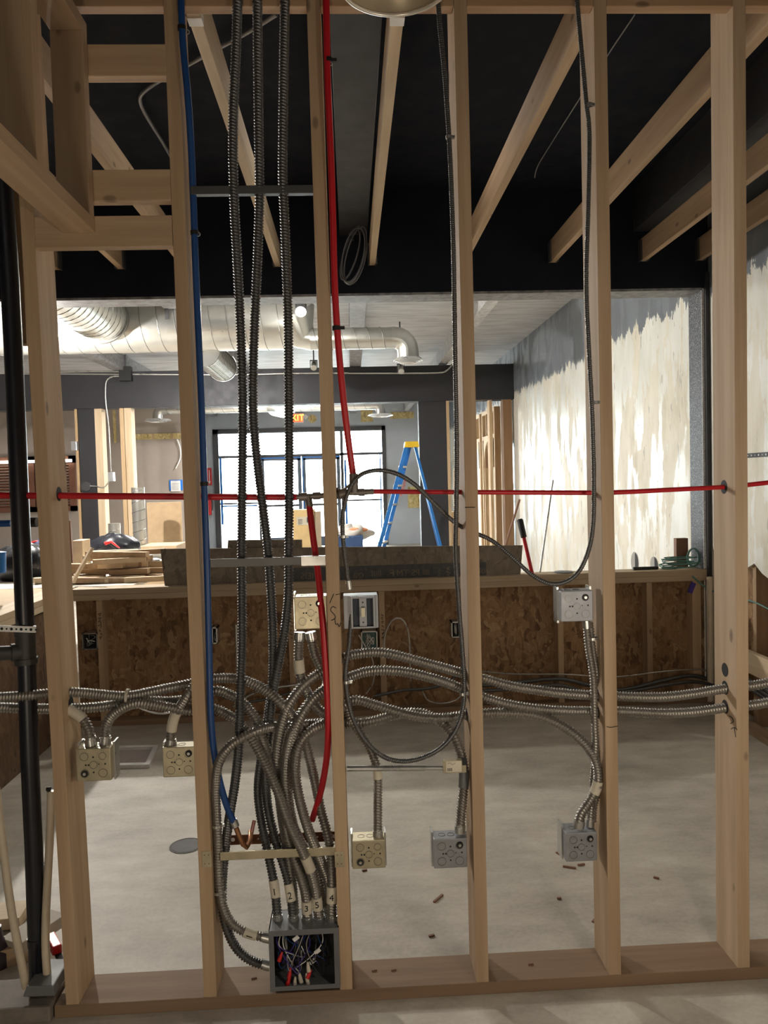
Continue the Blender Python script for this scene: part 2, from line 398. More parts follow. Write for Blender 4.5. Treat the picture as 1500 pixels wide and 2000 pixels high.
# storefront wall with the glazed opening
YF = 16.5
fx0, fx1, fzt = at(415, 833, Y=YF).x, at(752, 833, Y=YF).x, at(600, 835, Y=YF).z
ww = MB().box(-8.1, fx0, YF, YF+.15, 0, ZC).box(fx1, XR, YF, YF+.15, 0, ZC).box(fx0, fx1, YF, YF+.15, fzt, ZC)
put('wall_front', ww, M_greywall, kind='structure')
put('wall_front', B(-8.1, at(388, 900, Y=13).x, 13, 13.15, 0, ZC), M_beige, kind='structure')
win = empty('window_1', (-1.15, YF, 0), None, None, kind='structure')
def fpx(px): return at(px, 900, Y=YF).x
def fpz(py): return at(590, py, Y=YF).z
fr = MB()
fr.box(fx0, fx0+.13, YF-.05, YF+.12, 0, fzt).box(fx1-.09, fx1, YF-.05, YF+.12, 0, fzt).box(fx0, fx1, YF-.05, YF+.12, fzt-.11, fzt)
put('outer_frame', fr, M_charc, win)
fr = MB()
zt_ = fpz(889)
for p, wd in ((505, .05), (668, .07)): x = fpx(p); fr.box(x-wd/2, x+wd/2, YF-.03, YF+.08, 0, fzt-.1)
fr.box(fx0, fx1, YF-.03, YF+.08, zt_-.03, zt_+.03)
for a, b_ in ((426, 505), (668, 745)): fr.box(fpx(a), fpx(b_), YF-.02, YF+.06, fpz(980)-.02, fpz(980)+.02)
put('mullions', fr, M_charc, win)
put('pane', B(fx0+.1, fx1-.08, YF+.03, YF+.036, .02, fzt-.1), M_glass, win)
tp = MB()
x = fpx(429); tp.box(x, x+.05, YF-.04, YF-.03, .6, fpz(890)); x = fpx(741); tp.box(x, x+.03, YF-.04, YF-.03, .4, fpz(890)); tp.box(fpx(430), fpx(500), YF-.04, YF-.03, fpz(986), fpz(983))
x = fpx(672); tp.box(x, x+.05, YF-.04, YF-.03, .4, fpz(900))
put('masking_tape', tp, M_btape, win)
for k, (a, b_) in enumerate(((509, 588), (590, 664))):
    d = empty('door_%d' % (k+1), (fpx((a+b_)/2), YF-.04, 0), None, None, kind='structure')
    x0, x1 = fpx(a), fpx(b_); st = .085
    m = MB().box(x0, x0+st, YF-.06, YF-.015, .02, zt_-.03).box(x1-st, x1, YF-.06, YF-.015, .02, zt_-.03).box(x0, x1, YF-.06, YF-.015, zt_-.12, zt_-.03).box(x0, x1, YF-.06, YF-.015, .02, .25)
    put('door_frame', m, plain('blue_grey_door', (.10, .13, .18), .4), d)
    put('push_bar', B(x0+.08, x1-.08, YF-.12, YF-.08, 1.0, 1.05), M_charc, d)
    put('masking_tape', B(x0, x1, YF-.068, YF-.062, zt_-.07, zt_-.04).box(x0, x0+.03, YF-.068, YF-.062, .3, zt_-.04), M_btape, d)

# ceiling beams, painted dark in the near room and grey beyond
nb = [(-2.35, 'left of the joists, near the soffit framing'), (.12, 'over the middle joist'), (2.05, 'above the joists near the patched wall')]
for x, l in nb:
    put('ceiling_beam', B(x-.09, x+.09, -1.0, YD, ZC-.28, ZC), plain('dark_painted_beam', (.035, .035, .04), .6), bevel=.004, label='dark painted roof beam '+l, cat='beam')
for xp, Yq, l in ((700, 5.3, 'behind the narrow duct'), (350, 5.3, 'over the wide duct, left of the blue pipe'), (140, 7.0, 'at far left above the dark cross beam')):
    x = at(xp, 650, Y=Yq).x; put('ceiling_beam', B(x-.08, x+.08, YD+.2, 16.4, ZC-.22, ZC), M_greybeam, bevel=.004, label='long grey roof beam '+l, cat='beam')
x = 1.45; put('ceiling_beam', B(x-.06, x+.06, YD+.2, 16.4, ZC-.2, ZC), plain('pale_worn_beam', (.42, .42, .42), .5, 0, .4, 20), bevel=.004, label='pale scuffed roof beam right of the small duct elbow', cat='beam')
YB = 8.85
put('cross_beam', B(-8.1, XR, YB, YB+.25, 2.69, 3.2), M_dkbeam, bevel=.004, label='deep charcoal cross beam spanning the front room on dark posts', cat='beam')
def vp(px, Y): return at(px, 900, Y=Y).x
for a, b_, mat, l, cat in ((155, 187, M_dkbeam, 'charcoal post under the cross beam beside the scrap lumber pile', 'post'),
                          (820, 874, M_dkbeam, 'wide charcoal post right of the blue stepladder', 'post'),
                          (985, 1002, M_warm, 'warm brown stud touching the patched right wall under the cross beam', 'stud'),
                          (874, 880, M_stud2, 'narrow pale stud fixed along the wide charcoal post', 'stud'),
                          (187, 201, WH['z'], 'bright white-edged stud right beside the left charcoal post', 'stud'),
                          (236, 244, M_stud2, 'thin tan stud of the double stud left of the upright spiral duct', 'stud'),
                          (245, 259, WH['z'], 'pale stud of the double stud left of the upright spiral duct', 'stud'),
                          (148, 153, M_stud2, 'narrow tan casing strip on the left side of the charcoal post', 'stud'),
                          (958, 964, M_stud2, 'slim tan stud between the two arched frames', 'stud')):
    put('post' if cat == 'post' else 'wall_stud', B(vp(a, YB), vp(b_, YB), YB+.02, YB+.2, 0, 2.69), mat, bevel=.003, label=l, cat=cat)

# ------------------------------------------------------------ near stud wall
S = .4064; ZT = at(600, 5, Y=0).z; ZH = at(600, 12, Y=0).z; ZS = 3.12; DP = .14
plate = put('bottom_plate', B(-.86, 2.45, 0, DP, 0, .038), WD['x'], bevel=.002, label='brown bottom plate of the near stud wall lying on the concrete', cat='framing lumber')
put('top_plate', B(-1.6, 2.45, 0, DP, ZS, ZS+.038), W['x'], bevel=.002, label='top plate above the near studs', cat='framing lumber')
# x at top / bottom read off the photo
studs = [(-2, None, 'leftmost near stud beside the black drain pipe, knotty right side'),
         (-1, (318, 398), 'near stud with the blue water pipe along its right edge'),
         (0, (598, 664), 'near stud with SW handwritten on it, beside the red riser pipe'),
         (1, (885, 931), 'near stud between the two low steel boxes, right of the telescoping bar'),
         (2, (1158, 1190), 'near stud the grey box and three low conduits are fastened to'),
         (3, None, 'rightmost near stud with an extra open drilled hole and a wide grained left face')]
FB = []
for i, e, l in studs:
    if e: xb = at(e[1]+12, 1930, Y=0).x; xt = at(e[0]+14, 5, Y=0).x
    else: xb = xt = S*i; 
    if i == -2: xb = at(141, 1950, Y=0).x; xt = at(57, 500, Y=0).x
    if i == 3: xb = at(1453, 1890, Y=0).x; xt = at(1444, 10, Y=0).x
    z1 = ZS
    if i == -2: xt = xb+(xt-xb)*(ZT-.038)/(at(57, 500, Y=0).z-.038)
    xtt = xb+(xt-xb)*(ZS-.038)/(ZT-.038)
    vs = []
    for z, x in ((.038, xb), (z1, xtt)): vs += [(x-.019, 0, z), (x+.019, 0, z), (x+.019, DP, z), (x-.019, DP, z)]
    m = MB().add(vs, [(0, 3, 2, 1), (4, 5, 6, 7), (0, 1, 5, 4), (1, 2, 6, 5), (2, 3, 7, 6), (3, 0, 4, 7)])
    o = put('wall_stud', m, W['z'], bevel=.0022, label=l, cat='stud'); FB.append((o, xb, xt))
def sx(k, z): o, xb, xt = FB[k]; return xb+(xt-xb)*(z-.038)/(ZT-.038)
M_red_h = wood('reddish_header', 0, (.50, .34, .21), (.34, .20, .11))
for k in range(6):
    xa_ = sx(k, ZH)+.0195; xb_ = (sx(k+1, ZH) if k < 5 else 2.46)-.0195
    put('header_block', B(xa_, xb_, 0, .038, ZH, ZH+.14), M_red_h, bevel=.002, cat='framing lumber', label='reddish header block at the very top '+['between the leftmost and blue pipe studs', 'between the blue pipe and SW studs', 'between the SW stud and third stud', 'between the third and fourth studs', 'between the fourth and rightmost studs', 'right of the rightmost stud'][k])
# drilled holes shown as dark rims on the stud sides
def hole(k, px, py, side):
    z = at(px, py, Y=.07).z; x = sx(k, z)+side*.0192
    put('drilled_hole', MB().lathe((x, .07, z), (side, 0, 0), [(.0, .0003), (.021, .0003), (.0215, .0001)], 18), M_dark, FB[k][0])
for k, px, py, sd in ((5, 1422, 1308, -1), (5, 1420, 1343, -1), (5, 1421, 1380, -1), (4, 1168, 1312, -1), (4, 1170, 1357, -1), (4, 1170, 1390, -1), (5, 1417, 951, -1), (0, 106, 965, 1), (0, 130, 1375, 1), (3, 905, 1396, -1)):
    hole(k, px, py, sd)
def stroke(name, parent, lst, Y=-.0012, r=.0011):
    m = MB()
    for s_ in lst: m.tube(spline(cp(s_, Y), .004), r, 6)
    return put(name, m, M_ink, parent)
stroke('handwriting', FB[2][0], [[(656, 1188), (650, 1184), (645, 1192), (652, 1199), (656, 1207), (647, 1212)], [(654, 1209), (656, 1222), (660, 1216), (662, 1226), (666, 1216)], [(644, 1178), (652, 1160)], [(656, 1162), (664, 1160)]])
stroke('pencil_line', FB[4][0], [[(1185, 1419), (1192, 1421), (1207, 1418)]])
stroke('pencil_line', FB[3][0], [[(908, 991), (928, 991)]])
# text marks on stud F left face
m = MB()
for s_ in ([(1424, 1398), (1430, 1402), (1433, 1410), (1426, 1413)], [(1428, 1424), (1434, 1420), (1440, 1426)], [(1434, 1421), (1437, 1440)]):
    pts = []
    for px, py in s_:
        p = at(px, py, X=FB[5][1]-.0200); pts.append(p)
    m.tube(spline(pts, .004), .0011, 6)
put('pencil_marks', m, M_ink, FB[5][0])

# blocks and soffit framing at upper left
def blk(y0, y1, xa, xb_, l):
    p0 = at(250, y0, Y=0).z; p1 = at(250, y1, Y=0).z
    put('blocking', B(xa, xb_, 0, .038, p1, p0), W['x'], bevel=.002, label=l, cat='framing lumber')
xB = sx(1, 2.5)-.019
xS = at(178, 250, Y=0).x
blk(86, 148, xS-.1, xB, 'uppermost horizontal block between the soffit frame and the blue pipe stud')
blk(331, 392, xS-.1, xB, 'middle horizontal block between the soffit frame and the blue pipe stud')
blk(421, 481, sx(0, 2.3)+.019, xB, 'lowest and longest horizontal block at the end of the soffit rail')
zr0 = at(185, 455, Y=0).z
put('soffit_rail', B(xS-.089, xS, -1.75, -.002, zr0, zr0+.038), W['y'], bevel=.002, label='lower rail of the soffit frame running towards the viewer at upper left', cat='framing lumber')
zr1 = at(180, 75, Y=0).z
put('soffit_rail', B(xS-.089, xS, -1.75, -.002, zr1, zr1+.038), W['y'], bevel=.002, label='upper rail of the soffit frame against the ceiling at upper left', cat='framing lumber')
for yv, l in ((-.042, 'soffit frame upright fastened against the near wall'), (-.40, 'soffit frame upright with a dark knot, at the upper left corner')):
    put('soffit_upright', B(xS-.089, xS, yv, yv+.038, zr0+.038, zr1), W['z'], bevel=.002, label=l, cat='stud')
put('soffit_upright', B(xS-.30, xS-.262, .14, .18, 2.0, 2.93), W['z'], bevel=.002, label='short upright partly hidden behind the soffit frame', cat='stud')

# joists
JY0 = DP+.001; JZ = 2.955
jx = [(-1.77, 'farthest left'), (-1.37, 'second from the left'), (-.965, 'ending behind the blue pipe stud'), (-.372, 'with a paper wrapped near end, crossed by the grey conduits'), (.238, 'hanging over the middle, with a paper wrapped near end'), (.83, 'ending behind the stud right of centre'), (1.42, 'crossing behind the grey box stud'), (2.02, 'right of the grey box stud, ending short of the wall'), (2.40, 'closest to the patched right wall')]
for x, l in jx:
    o = put('ceiling_joist', B(x-.019, x+.019, (.045 if x > -1.2 else .1), YD-.002, JZ, JZ+.14), W['y'] if x not in (-.372, .238) else WH['y'], bevel=.002, label='bare lumber ceiling joist '+l, cat='joist')
    if x in (-.372, .238):
        put('white_end_wrap', B(x-.0215, x+.0215, at(778, 34, Z=JZ).y, at(778, 50, Z=JZ).y, JZ-.002, JZ+.03), M_white, o)
    put('joist_hanger', MB().box(x-.03, x-.0195, YD-.05, YD-.001, JZ-.003, JZ+.13).box(x+.0195, x+.03, YD-.05, YD-.001, JZ-.003, JZ+.13), plain('dull_hanger', (.09, .09, .09), .5, .5), o)

# ------------------------------------------------------------ bar half wall
PZ = .905; PY = YD
bx0 = -4.4
put('bar_plate', B(-1.78, XR-.005, PY, PY+.15, PZ-.076, PZ-.0385), WG, bevel=.003, label='lower of the two long plates on top of the half wall', cat='framing lumber')
put('bar_plate', B(-1.78, XR-.005, PY, PY+.15, PZ-.038, PZ), WG, bevel=.003, label='upper of the two long plates on top of the half wall, knotty edge', cat='framing lumber')
put('bar_bottom_plate', B(-1.78, XR-.005, PY+.0, PY+.09, 0, .038), WD['x'], bevel=.003, label='dark bottom plate at the foot of the half wall', cat='framing lumber')
bo = put('bar_sheathing', B(-1.78, XR-.005, PY+.092, PY+.11, 0.0, PZ-.077), M_osb, label='brown strand board sheet facing the half wall', cat='board')
plab = {197: 'with black handwriting beside the left switch box', 383: 'hidden behind the blue pipe', 570: 'left of the near SW stud', 748: 'behind the light switch', 922: 'behind the right of centre near stud', 1096: 'below the grey junction box', 1270: 'between the two right near studs', 1362: 'at the right end of the half wall'}
for p, l in plab.items():
    x = at(p, 1270, Y=PY).x; wd = .019 if p != 1362 else .03
    o = put('bar_stud', B(x-wd, x+wd, PY+.002, PY+.09, .038, PZ-.077), W['z'], bevel=.002, label='short half wall stud '+l, cat='stud')
    if p in (197, 748, 570):
        m = MB()
        for q in range(7):
            z = at(p, 1200+q*7.5, Y=PY).z; m.tube([(x+rng.uniform(-.013, 0), PY+.0005, z), (x+rng.uniform(0, .013), PY+.0005, z+rng.uniform(-.012, .012)), (x+rng.uniform(-.008, .013), PY+.0005, z-.01)], .0022, 5)
        put('handwriting', m, M_ink, o)
# return of the half wall towards the viewer at the left, its top and sheathing
xr = -1.80
put('bar_plate', B(xr-.15, xr, .35, PY+.15, PZ-.038, PZ), WH['y'], bevel=.003, label='pale top plate of the half wall return at far left', cat='framing lumber')
put('bar_plate', B(xr-.15, xr, .35, PY-.002, PZ-.076, PZ-.0385), WH['y'], bevel=.003, label='lower plate of the half wall return at far left', cat='framing lumber')
put('bar_sheathing', B(xr-.03, xr-.012, .35, PY-.002, 0, PZ-.078), osb('dark_strand_board', [(.05, .025, .012), (.1, .05, .025), (.14, .08, .04), (.18, .11, .06)]), label='dark strand board on the half wall return at far left', cat='board')
# wide counter deck left of the strip of board
dk = MB().prism([(-4.2, PY+.152, PZ-.03), (-1.42, PY+.152, PZ-.03), (-1.42, PY+1.0, PZ-.03), (-1.55, PY+1.7, PZ-.03), (-1.9, PY+2.4, PZ-.03), (-4.2, PY+2.4, PZ-.03)], (0, 0, .03))
deck = put('counter_deck', dk, plain('dusty_white_deck', (.66, .62, .54), .7, 0, .18, 5), label='dusty pale counter deck the lumber scraps are heaped on', cat='counter')
put('counter_deck', B(-4.2, xr-.152, .35, PY+.15, PZ-.03, PZ-.002), M_card, label='tan sheet deck at far left behind the black drain pipe', cat='counter')
# strand board strip standing on the bar, with a stamped grade band
sb = put('board_strip', MB().prism([at(313, 1072, Y=2.86), at(1021, 1065, Y=2.86), at(1015, 1140, Y=2.86)*1+Vector((0, 0, 0)), at(322, 1147, Y=2.86)], (0, .012, 0)), M_osb2, label='long grey strand board strip standing on edge on the half wall', cat='board')
p0, p1 = at(680, 1106, Y=2.858), at(950, 1131, Y=2.858)
put('stamp_band', B(at(560, 1106, Y=2.86).x, p1.x, 2.8570, 2.8592, p1.z, p0.z), plain('faded_stamp', (.085, .085, .085), .7, 0, .3, 40), sb)
gl = M_osb2
zc = (p0.z+p1.z)/2
for px, s_, sz, rot in ((700, 'oa', .075, 0), (735, 'IIIII', .055, 0), (766, 'F', .07, 0), (786, 'TM', .06, 0), (812, 'PS', .06, 0), (832, 'IIII', .05, 0), (858, '23/32', .026, 1), (876, 'APA', .036, 1), (940, 'oL', .06, 0), (600, 'IEIS', .06, 0)):
    c = at(px, 1119, Y=2.856); rt, up = ((1, 0, 0), (0, 0, 1)) if not rot else ((0, 0, 1), (-1, 0, 0))
    text(s_, sz, (c.x, 2.8565, zc), rt, up, gl, sb, 'stamped_lettering', mirror=(s_ not in ('23/32', 'APA')))
put('board_strip', MB().prism([at(445, 1055, Y=2.89), at(590, 1054, Y=2.89), at(590, 1147, Y=2.89), at(440, 1148, Y=2.89)], (0, .012, 0)), M_osb2, label='shorter strand board offcut rising behind the long strip', cat='board')

# ------------------------------------------------------------ corrugated conduits of the near wall
def conduit(path, r, label, Y=None, mat=None, cat='conduit', group=None, ends=(), amp=.17, pitch=.0088, name='flexible_conduit'):
    pts = cp(path, Y); s0 = pts[0]
    o = put(name, corr(pts, r, pitch, amp=amp), mat or M_flex, smooth=70, label=label, cat=cat, group=group, org=s0)
    for e in ends:
        p, q = (pts[0], pts[1]) if e == 0 else (pts[-1], pts[-2])
        d = (q-p).normalized(); put('connector', MB().tube([p-d*.002, p+d*.018, p+d*.018, p+d*.024], [r*1.15, r*1.15, r*1.02, r*1.02], 16), M_galv, o, smooth=40)
    return o
def wrap(o, path, Yp, r, i0, i1, mat=None, num=None, name='tape_label'):
    sp = spline(cp(path, Yp), .01); a = [p for p in sp]
    seg = a[int(len(a)*i0):int(len(a)*i1)+1]
    t = put(name, MB().tube(seg, r*1.06, 16), mat or M_tape, o, smooth=50)
    if num:
        c = seg[len(seg)//2]; up = (seg[0]-seg[-1]).normalized()
        if up.z < 0: up = -up
        d = Vector((CAM.x-c.x, -1.9, 0)).normalized()
        rt = up.cross(d).normalized(); 
        text(num, .028, c+Vector((0, -1, 0))*(r*1.06+.0006), rt if rt.x > 0 else -rt, up, M_ink, t, 'number')
    return t
r1 = .0150; r2 = .0145
C1 = [(465, -40, -.012), (461, 100, -.012), (456, 210, -.010), (455, 300, -.006), (457, 372, .006), (459, 430, .01), (463, 500, .02), (468, 600, .03), (472, 700, .04), (474, 800, .045), (473, 950, .045), (472, 1095, .045), (473, 1240, .045), (470, 1340, .03), (467, 1445, .03), (459, 1530, .04), (449, 1590, .05), (441, 1650, .07), (434, 1730, .075), (437, 1790, .06), (457, 1845, .05), (490, 1876, .045), (526, 1886, .045)]
conduit(C1, .0140, 'leftmost of the three tall conduits, curving into the lower left side of the grey panel', mat=M_flexd, ends=(1,))
C2 = [(502, -40, .0), (504, 150, .0), (506, 300, .004), (507, 372, .012), (506, 420, .02), (502, 530, .03), (497, 640, .045), (494, 740, .05), (495, 820, .05), (502, 900, .05), (512, 980, .05), (522, 1060, .048), (529, 1150, .055), (533, 1240, .065), (532, 1330, .075), (522, 1410, .085), (512, 1470, .09), (504, 1540, .10), (510, 1600, .095), (522, 1660, .08), (536, 1730, .06), (543, 1800, .05)]
o = conduit(C2, .0140, 'middle of the three tall conduits, dropping into slot one of the grey panel', mat=M_flexd, ends=(1,))
wrap(o, C2, None, .0140, .950, .970, num='1')
C3 = [(557, -40, -.004), (554, 150, -.004), (552, 320, .006), (553, 372, .010), (556, 430, .02), (560, 540, .03), (563, 640, .035), (564, 760, .04), (565, 900, .04), (564, 1095, .04), (563, 1170, .04), (554, 1245, .05), (542, 1310, .055), (531, 1370, .065), (524, 1440, .07), (519, 1510, .08), (524, 1580, .085), (538, 1640, .075), (560, 1710, .06), (570, 1765, .045), (573, 1800, .045)]
o = conduit(C3, .0140, 'rightmost of the three tall conduits, nearest the SW stud', mat=M_flexd, ends=(1,))
wrap(o, C3, None, .0140, .955, .974, num='2')
# left bay runs
L1 = [(-30, 1364, .05), (50, 1359, .05), (130, 1352, .07), (200, 1357, .065), (250, 1360, .06), (310, 1348, .055), (370, 1336, .06), (415, 1326, .07), (458, 1325, .065), (492, 1334, .05), (520, 1349, .04), (548, 1372, .03), (572, 1400, .05), (590, 1430, .085), (604, 1478, .09), (616, 1530, .09), (628, 1588, .085), (642, 1640, .055), (648, 1700, .03), (647, 1800, .03)]
o = conduit(L1, r1, 'upper left conduit arching through the blue pipe stud into the last panel slot', ends=(1,))
wrap(o, L1, None, r1, .930, .958, num='4')
L2 = [(-30, 1380, .09), (60, 1384, .09), (135, 1384, .07), (200, 1380, .075), (270, 1368, .08), (330, 1370, .08), (390, 1362, .07), (422, 1348, .07), (450, 1357, .07), (478, 1376, .06), (498, 1400, .05), (512, 1440, .045), (528, 1490, .055), (545, 1545, .06), (556, 1600, .05), (563, 1640, .05), (580, 1690, .035), (597, 1745, .03), (600, 1800, .045)]
o = conduit(L2, r1, 'second left conduit dipping past the ABS drain and crossing the bundle', ends=(1,))
wrap(o, L2, None, r1, .944, .970, num='3')
L3 = [(205, 1452, .06), (208, 1415, .06), (225, 1392, .05), (262, 1374, .04), (310, 1378, .035), (370, 1388, .04), (410, 1382, .07), (450, 1398, .075), (478, 1425, .04), (503, 1462, .02), (530, 1515, .01), (550, 1565, .005), (566, 1612, .005), (590, 1660, .012), (613, 1720, .03), (624, 1800, .045)]
o = conduit(L3, r1, 'conduit rising from the left steel box and sweeping in front of the bundle', ends=(0, 1))
wrap(o, L3, None, r1, .80, .845); wrap(o, L3, None, r1, .918, .950, num='5')
LA = [(178, 1454, .05), (175, 1428, .05), (164, 1406, .05), (147, 1392, .055), (134, 1386, .06)]
o = conduit(LA, r1, 'short taped conduit elbow on the left steel box next to the leftmost stud', ends=(0,)); wrap(o, LA, None, r1, .55, .95)
LB = [(333, 1459, .06), (335, 1425, .06), (342, 1396, .05), (358, 1372, .03), (372, 1350, .02), (384, 1332, .05)]
o = conduit(LB, r1, 'taped conduit rising from the second steel box beside the blue pipe stud', ends=(0,)); wrap(o, LB, None, r1, .22, .5)
P4 = [(677, 1408, .09), (640, 1410, .09), (600, 1414, .085), (548, 1418, .08), (514, 1423, .02), (486, 1434, -.005), (450, 1456, -.01), (427, 1490, .0), (421, 1538, .02), (423, 1590, .03), (426, 1650, .035), (427, 1710, .035), (434, 1765, .03), (450, 1800, .03), (482, 1822, .03), (526, 1832, .03)]
o = conduit(P4, .0138, 'conduit looping left over the bundle into the upper left side of the grey panel', ends=(1,)); wrap(o, P4, None, .0138, .925, .958, num='1')
P5 = [(585, 1236, .06), (583, 1285, .055), (590, 1330, .06), (612, 1372, .085), (640, 1396, .09), (690, 1367, .08), (720, 1373, .075), (770, 1388, .065), (820, 1400, .07), (870, 1402, .07), (905, 1397, .07), (942, 1393, .07), (1000, 1392, .06), (1050, 1397, .05), (1100, 1418, .045), (1140, 1450, .04), (1163, 1485, .035), (1168, 1530, .035), (1150, 1568, .035), (1134, 1590, .035), (1130, 1614, .04)]
o = conduit(P5, r1, 'long low conduit from the cream box to the lower right box', ends=(0, 1)); wrap(o, P5, None, r1, .06, .09); wrap(o, P5, None, r1, .885, .912)
P6 = [(606, 1236, .05), (614, 1275, .05), (628, 1305, .06), (640, 1330, .08), (632, 1350, .08), (604, 1372, .05), (584, 1400, .035), (570, 1430, .03), (560, 1470, .035), (557, 1524, .04), (564, 1585, .04), (580, 1630, .045), (604, 1675, .055), (622, 1725, .06), (628, 1770, .06)]
conduit(P6, r1, 'conduit doubling back below the box left of the SW stud into the bundle', ends=(0,))
P7 = [(660, 1292, .08), (629, 1312, .05), (597, 1334, .035), (572, 1364, .03), (557, 1392, .035), (546, 1434, .045), (541, 1479, .055), (544, 1530, .07), (550, 1590, .07), (560, 1650, .07), (570, 1720, .065), (575, 1785, .06)]
H1 = [(672, 1284, .07), (700, 1277, .06), (740, 1274, .055), (780, 1281, .05), (820, 1292, .05), (860, 1303, .055), (905, 1315, .07), (945, 1325, .07), (1000, 1340, .06), (1080, 1352, .055), (1140, 1357, .06), (1190, 1359, .07), (1240, 1361, .06), (1300, 1361, .06), (1360, 1354, .065), (1415, 1345, .07), (1470, 1339, .07), (1530, 1328, .07)]
conduit(list(reversed(P7))[:-1]+H1, r1, 'upper horizontal conduit drilled through all the right studs', ends=())
P8 = [(610, 1760, .075), (598, 1690, .075), (580, 1640, .07), (566, 1580, .06), (562, 1524, .055), (566, 1468, .04), (578, 1420, .03), (598, 1382, .03), (620, 1356, .05), (650, 1338, .08)]
H2 = [(680, 1324, .075), (720, 1311, .06), (780, 1311, .05), (850, 1326, .055), (905, 1346, .07), (945, 1362, .07), (1000, 1377, .06), (1080, 1387, .055), (1165, 1389, .07), (1210, 1389, .07), (1300, 1393, .06), (1360, 1390, .065), (1418, 1382, .07), (1470, 1377, .07), (1530, 1366, .07)]
conduit(P8+H2, r1, 'second horizontal conduit drilled through the right studs under the upper one')
P9 = [(641, 1790, .078), (642, 1730, .075), (628, 1685, .055), (604, 1625, .02), (586, 1565, .015), (577, 1510, .02), (580, 1468, .02), (592, 1442, .03), (612, 1424, .05), (640, 1412, .08), (680, 1413, .08), (723, 1410, .07), (773, 1396, .09), (813, 1391, .095), (853, 1404, .09), (880, 1428, .07), (896, 1458, .05), (906, 1500, .05), (905, 1540, .045), (901, 1580, .045), (898, 1624, .045)]
o = conduit(P9, r1, 'conduit from the bundle rising right and dropping into the box left of the third stud', ends=(1,)); wrap(o, P9, None, r1, .865, .90, M_grey)
P10 = [(738, 1634, .05), (738, 1575, .05), (738, 1512, .05), (733, 1488, .05), (722, 1458, .055), (703, 1432, .06), (688, 1410, .075), (676, 1388, .10)]
o = conduit(P10, .0135, 'conduit rising from the box beside the nail plate, behind the telescoping bar', ends=(0,)); wrap(o, P10, None, .0135, .45, .52)
E1 = [(1145, 1212, .055), (1149, 1262, .05), (1157, 1310, .04), (1160, 1345, .03), (1161, 1400, .03), (1163, 1460, .03), (1160, 1510, .05), (1156, 1560, .055), (1152, 1612, .055)]
conduit(E1, .0115, 'left of two vertical conduits linking the grey box to the lower right box', ends=(0, 1))
E2 = [(1152, 1214, .075), (1158, 1270, .065), (1166, 1320, .055), (1168, 1345, .085), (1168, 1400, .085), (1168, 1455, .07), (1172, 1500, .06), (1168, 1540, .06), (1160, 1575, .07), (1158, 1605, .075)]
conduit(E2, .0105, 'right of two vertical conduits against the grey box stud', ends=())
# thin armoured cables
T1 = [(853, -30, -.03), (860, 60, -.02), (869, 150, -.01), (876, 250, .0), (881, 350, .0), (886, 500, .005), (889, 700, .01), (892, 880, .01), (891, 1000, .01), (890, 1080, .01), (896, 1180, .015), (903, 1270, .02), (907, 1340, .02), (903, 1390, .015), (888, 1430, .01), (860, 1462, .0), (820, 1482, .0), (780, 1487, .005), (745, 1476, .01), (712, 1445, .015), (688, 1400, .02), (677, 1350, .025), (675, 1310, .03), (682, 1260, .035), (686, 1200, .045)]
o = conduit(T1, .0072, 'thin armoured cable from the ceiling hanging in a loop below the light switch', mat=M_flexd, cat='cable', amp=.10, pitch=.006, name='armoured_cable')
T2 = [(1123, -40, -.02), (1135, 90, -.01), (1145, 200, -.004), (1151, 260, -.002), (1149, 400, -.002), (1145, 550, -.002), (1150, 680, -.002), (1157, 820, -.002), (1160, 950, -.002), (1158, 1030, -.002), (1148, 1080, .0), (1130, 1118, .005), (1105, 1137, .01), (1075, 1141, .015), (1040, 1124, .03), (1000, 1088, .04), (960, 1055, .06), (925, 1040, .07), (890, 1022, .07), (850, 985, .05), (815, 950, .03), (780, 927, .02), (745, 918, .02), (715, 922, .02), (695, 935, .04), (680, 960, .05), (670, 1000, .05), (669, 1040, .045), (674, 1090, .04), (682, 1150, .035)]
o = conduit(T2, .0068, 'long thin armoured cable swagging from the right stud over to the light switch', mat=M_flexd, cat='cable', amp=.10, pitch=.006, name='armoured_cable', ends=(1,))
LC = [(262, 1378, .08), (290, 1390, .08), (315, 1394, .08), (340, 1388, .08), (365, 1350, .1), (385, 1330, .11)]
o = put('cable', MB().tube(spline(cp(LC), .01), .0028, 8), M_galv, smooth=60, label='thin bare cable hanging under the left conduits', cat='cable', org=cp(LC)[0])
# zip ties and straps
def band(px, py, Y, r, ax, label, mat=None, cat='cable tie', h=.008):
    c = at(px, py, Y=Y); put('cable_tie', MB().ring(c-Vector(ax)*h/2, ax, r+.0015, r-.0005, h, 20).box(c.x+r, c.x+r+.008, c.y-.004, c.y+.004, c.z-.004, c.z+.004), mat or M_white, smooth=40, label=label, cat=cat)
band(250, 1362, .065, .024, (1, 0, 0), 'pale zip tie around the left pair of conduits', M_tape)
band(1158, 1247, .05, .014, (0, 0, 1), 'small zip tie on the conduit under the grey box', M_galv)
band(424, 1612, .033, .0145, (0, 0, 1), 'zip tie on the looping conduit by the blue pipe stud', M_galv)
band(426, 1742, .035, .0145, (0, 0, 1), 'zip tie low on the looping conduit by the blue pipe stud', M_galv)
band(1168, 1535, .035, .0145, (0, 0, 1), 'metal strap gathering the conduits above the lower right box', M_galv)
band(877, 268, .0, .0085, (0, 0, 1), 'small staple strap high on the thin cable right of centre', M_galv)
band(1150, 205, -.004, .0085, (0, 0, 1), 'small staple strap high on the right thin cable', M_galv)
band(1160, 786, -.002, .0085, (0, 0, 1), 'small staple strap midway on the right thin cable', M_galv)
band(677, 1332, .028, .0088, (0, 0, 1), 'small strap on the looped cable at the SW stud', M_galv)
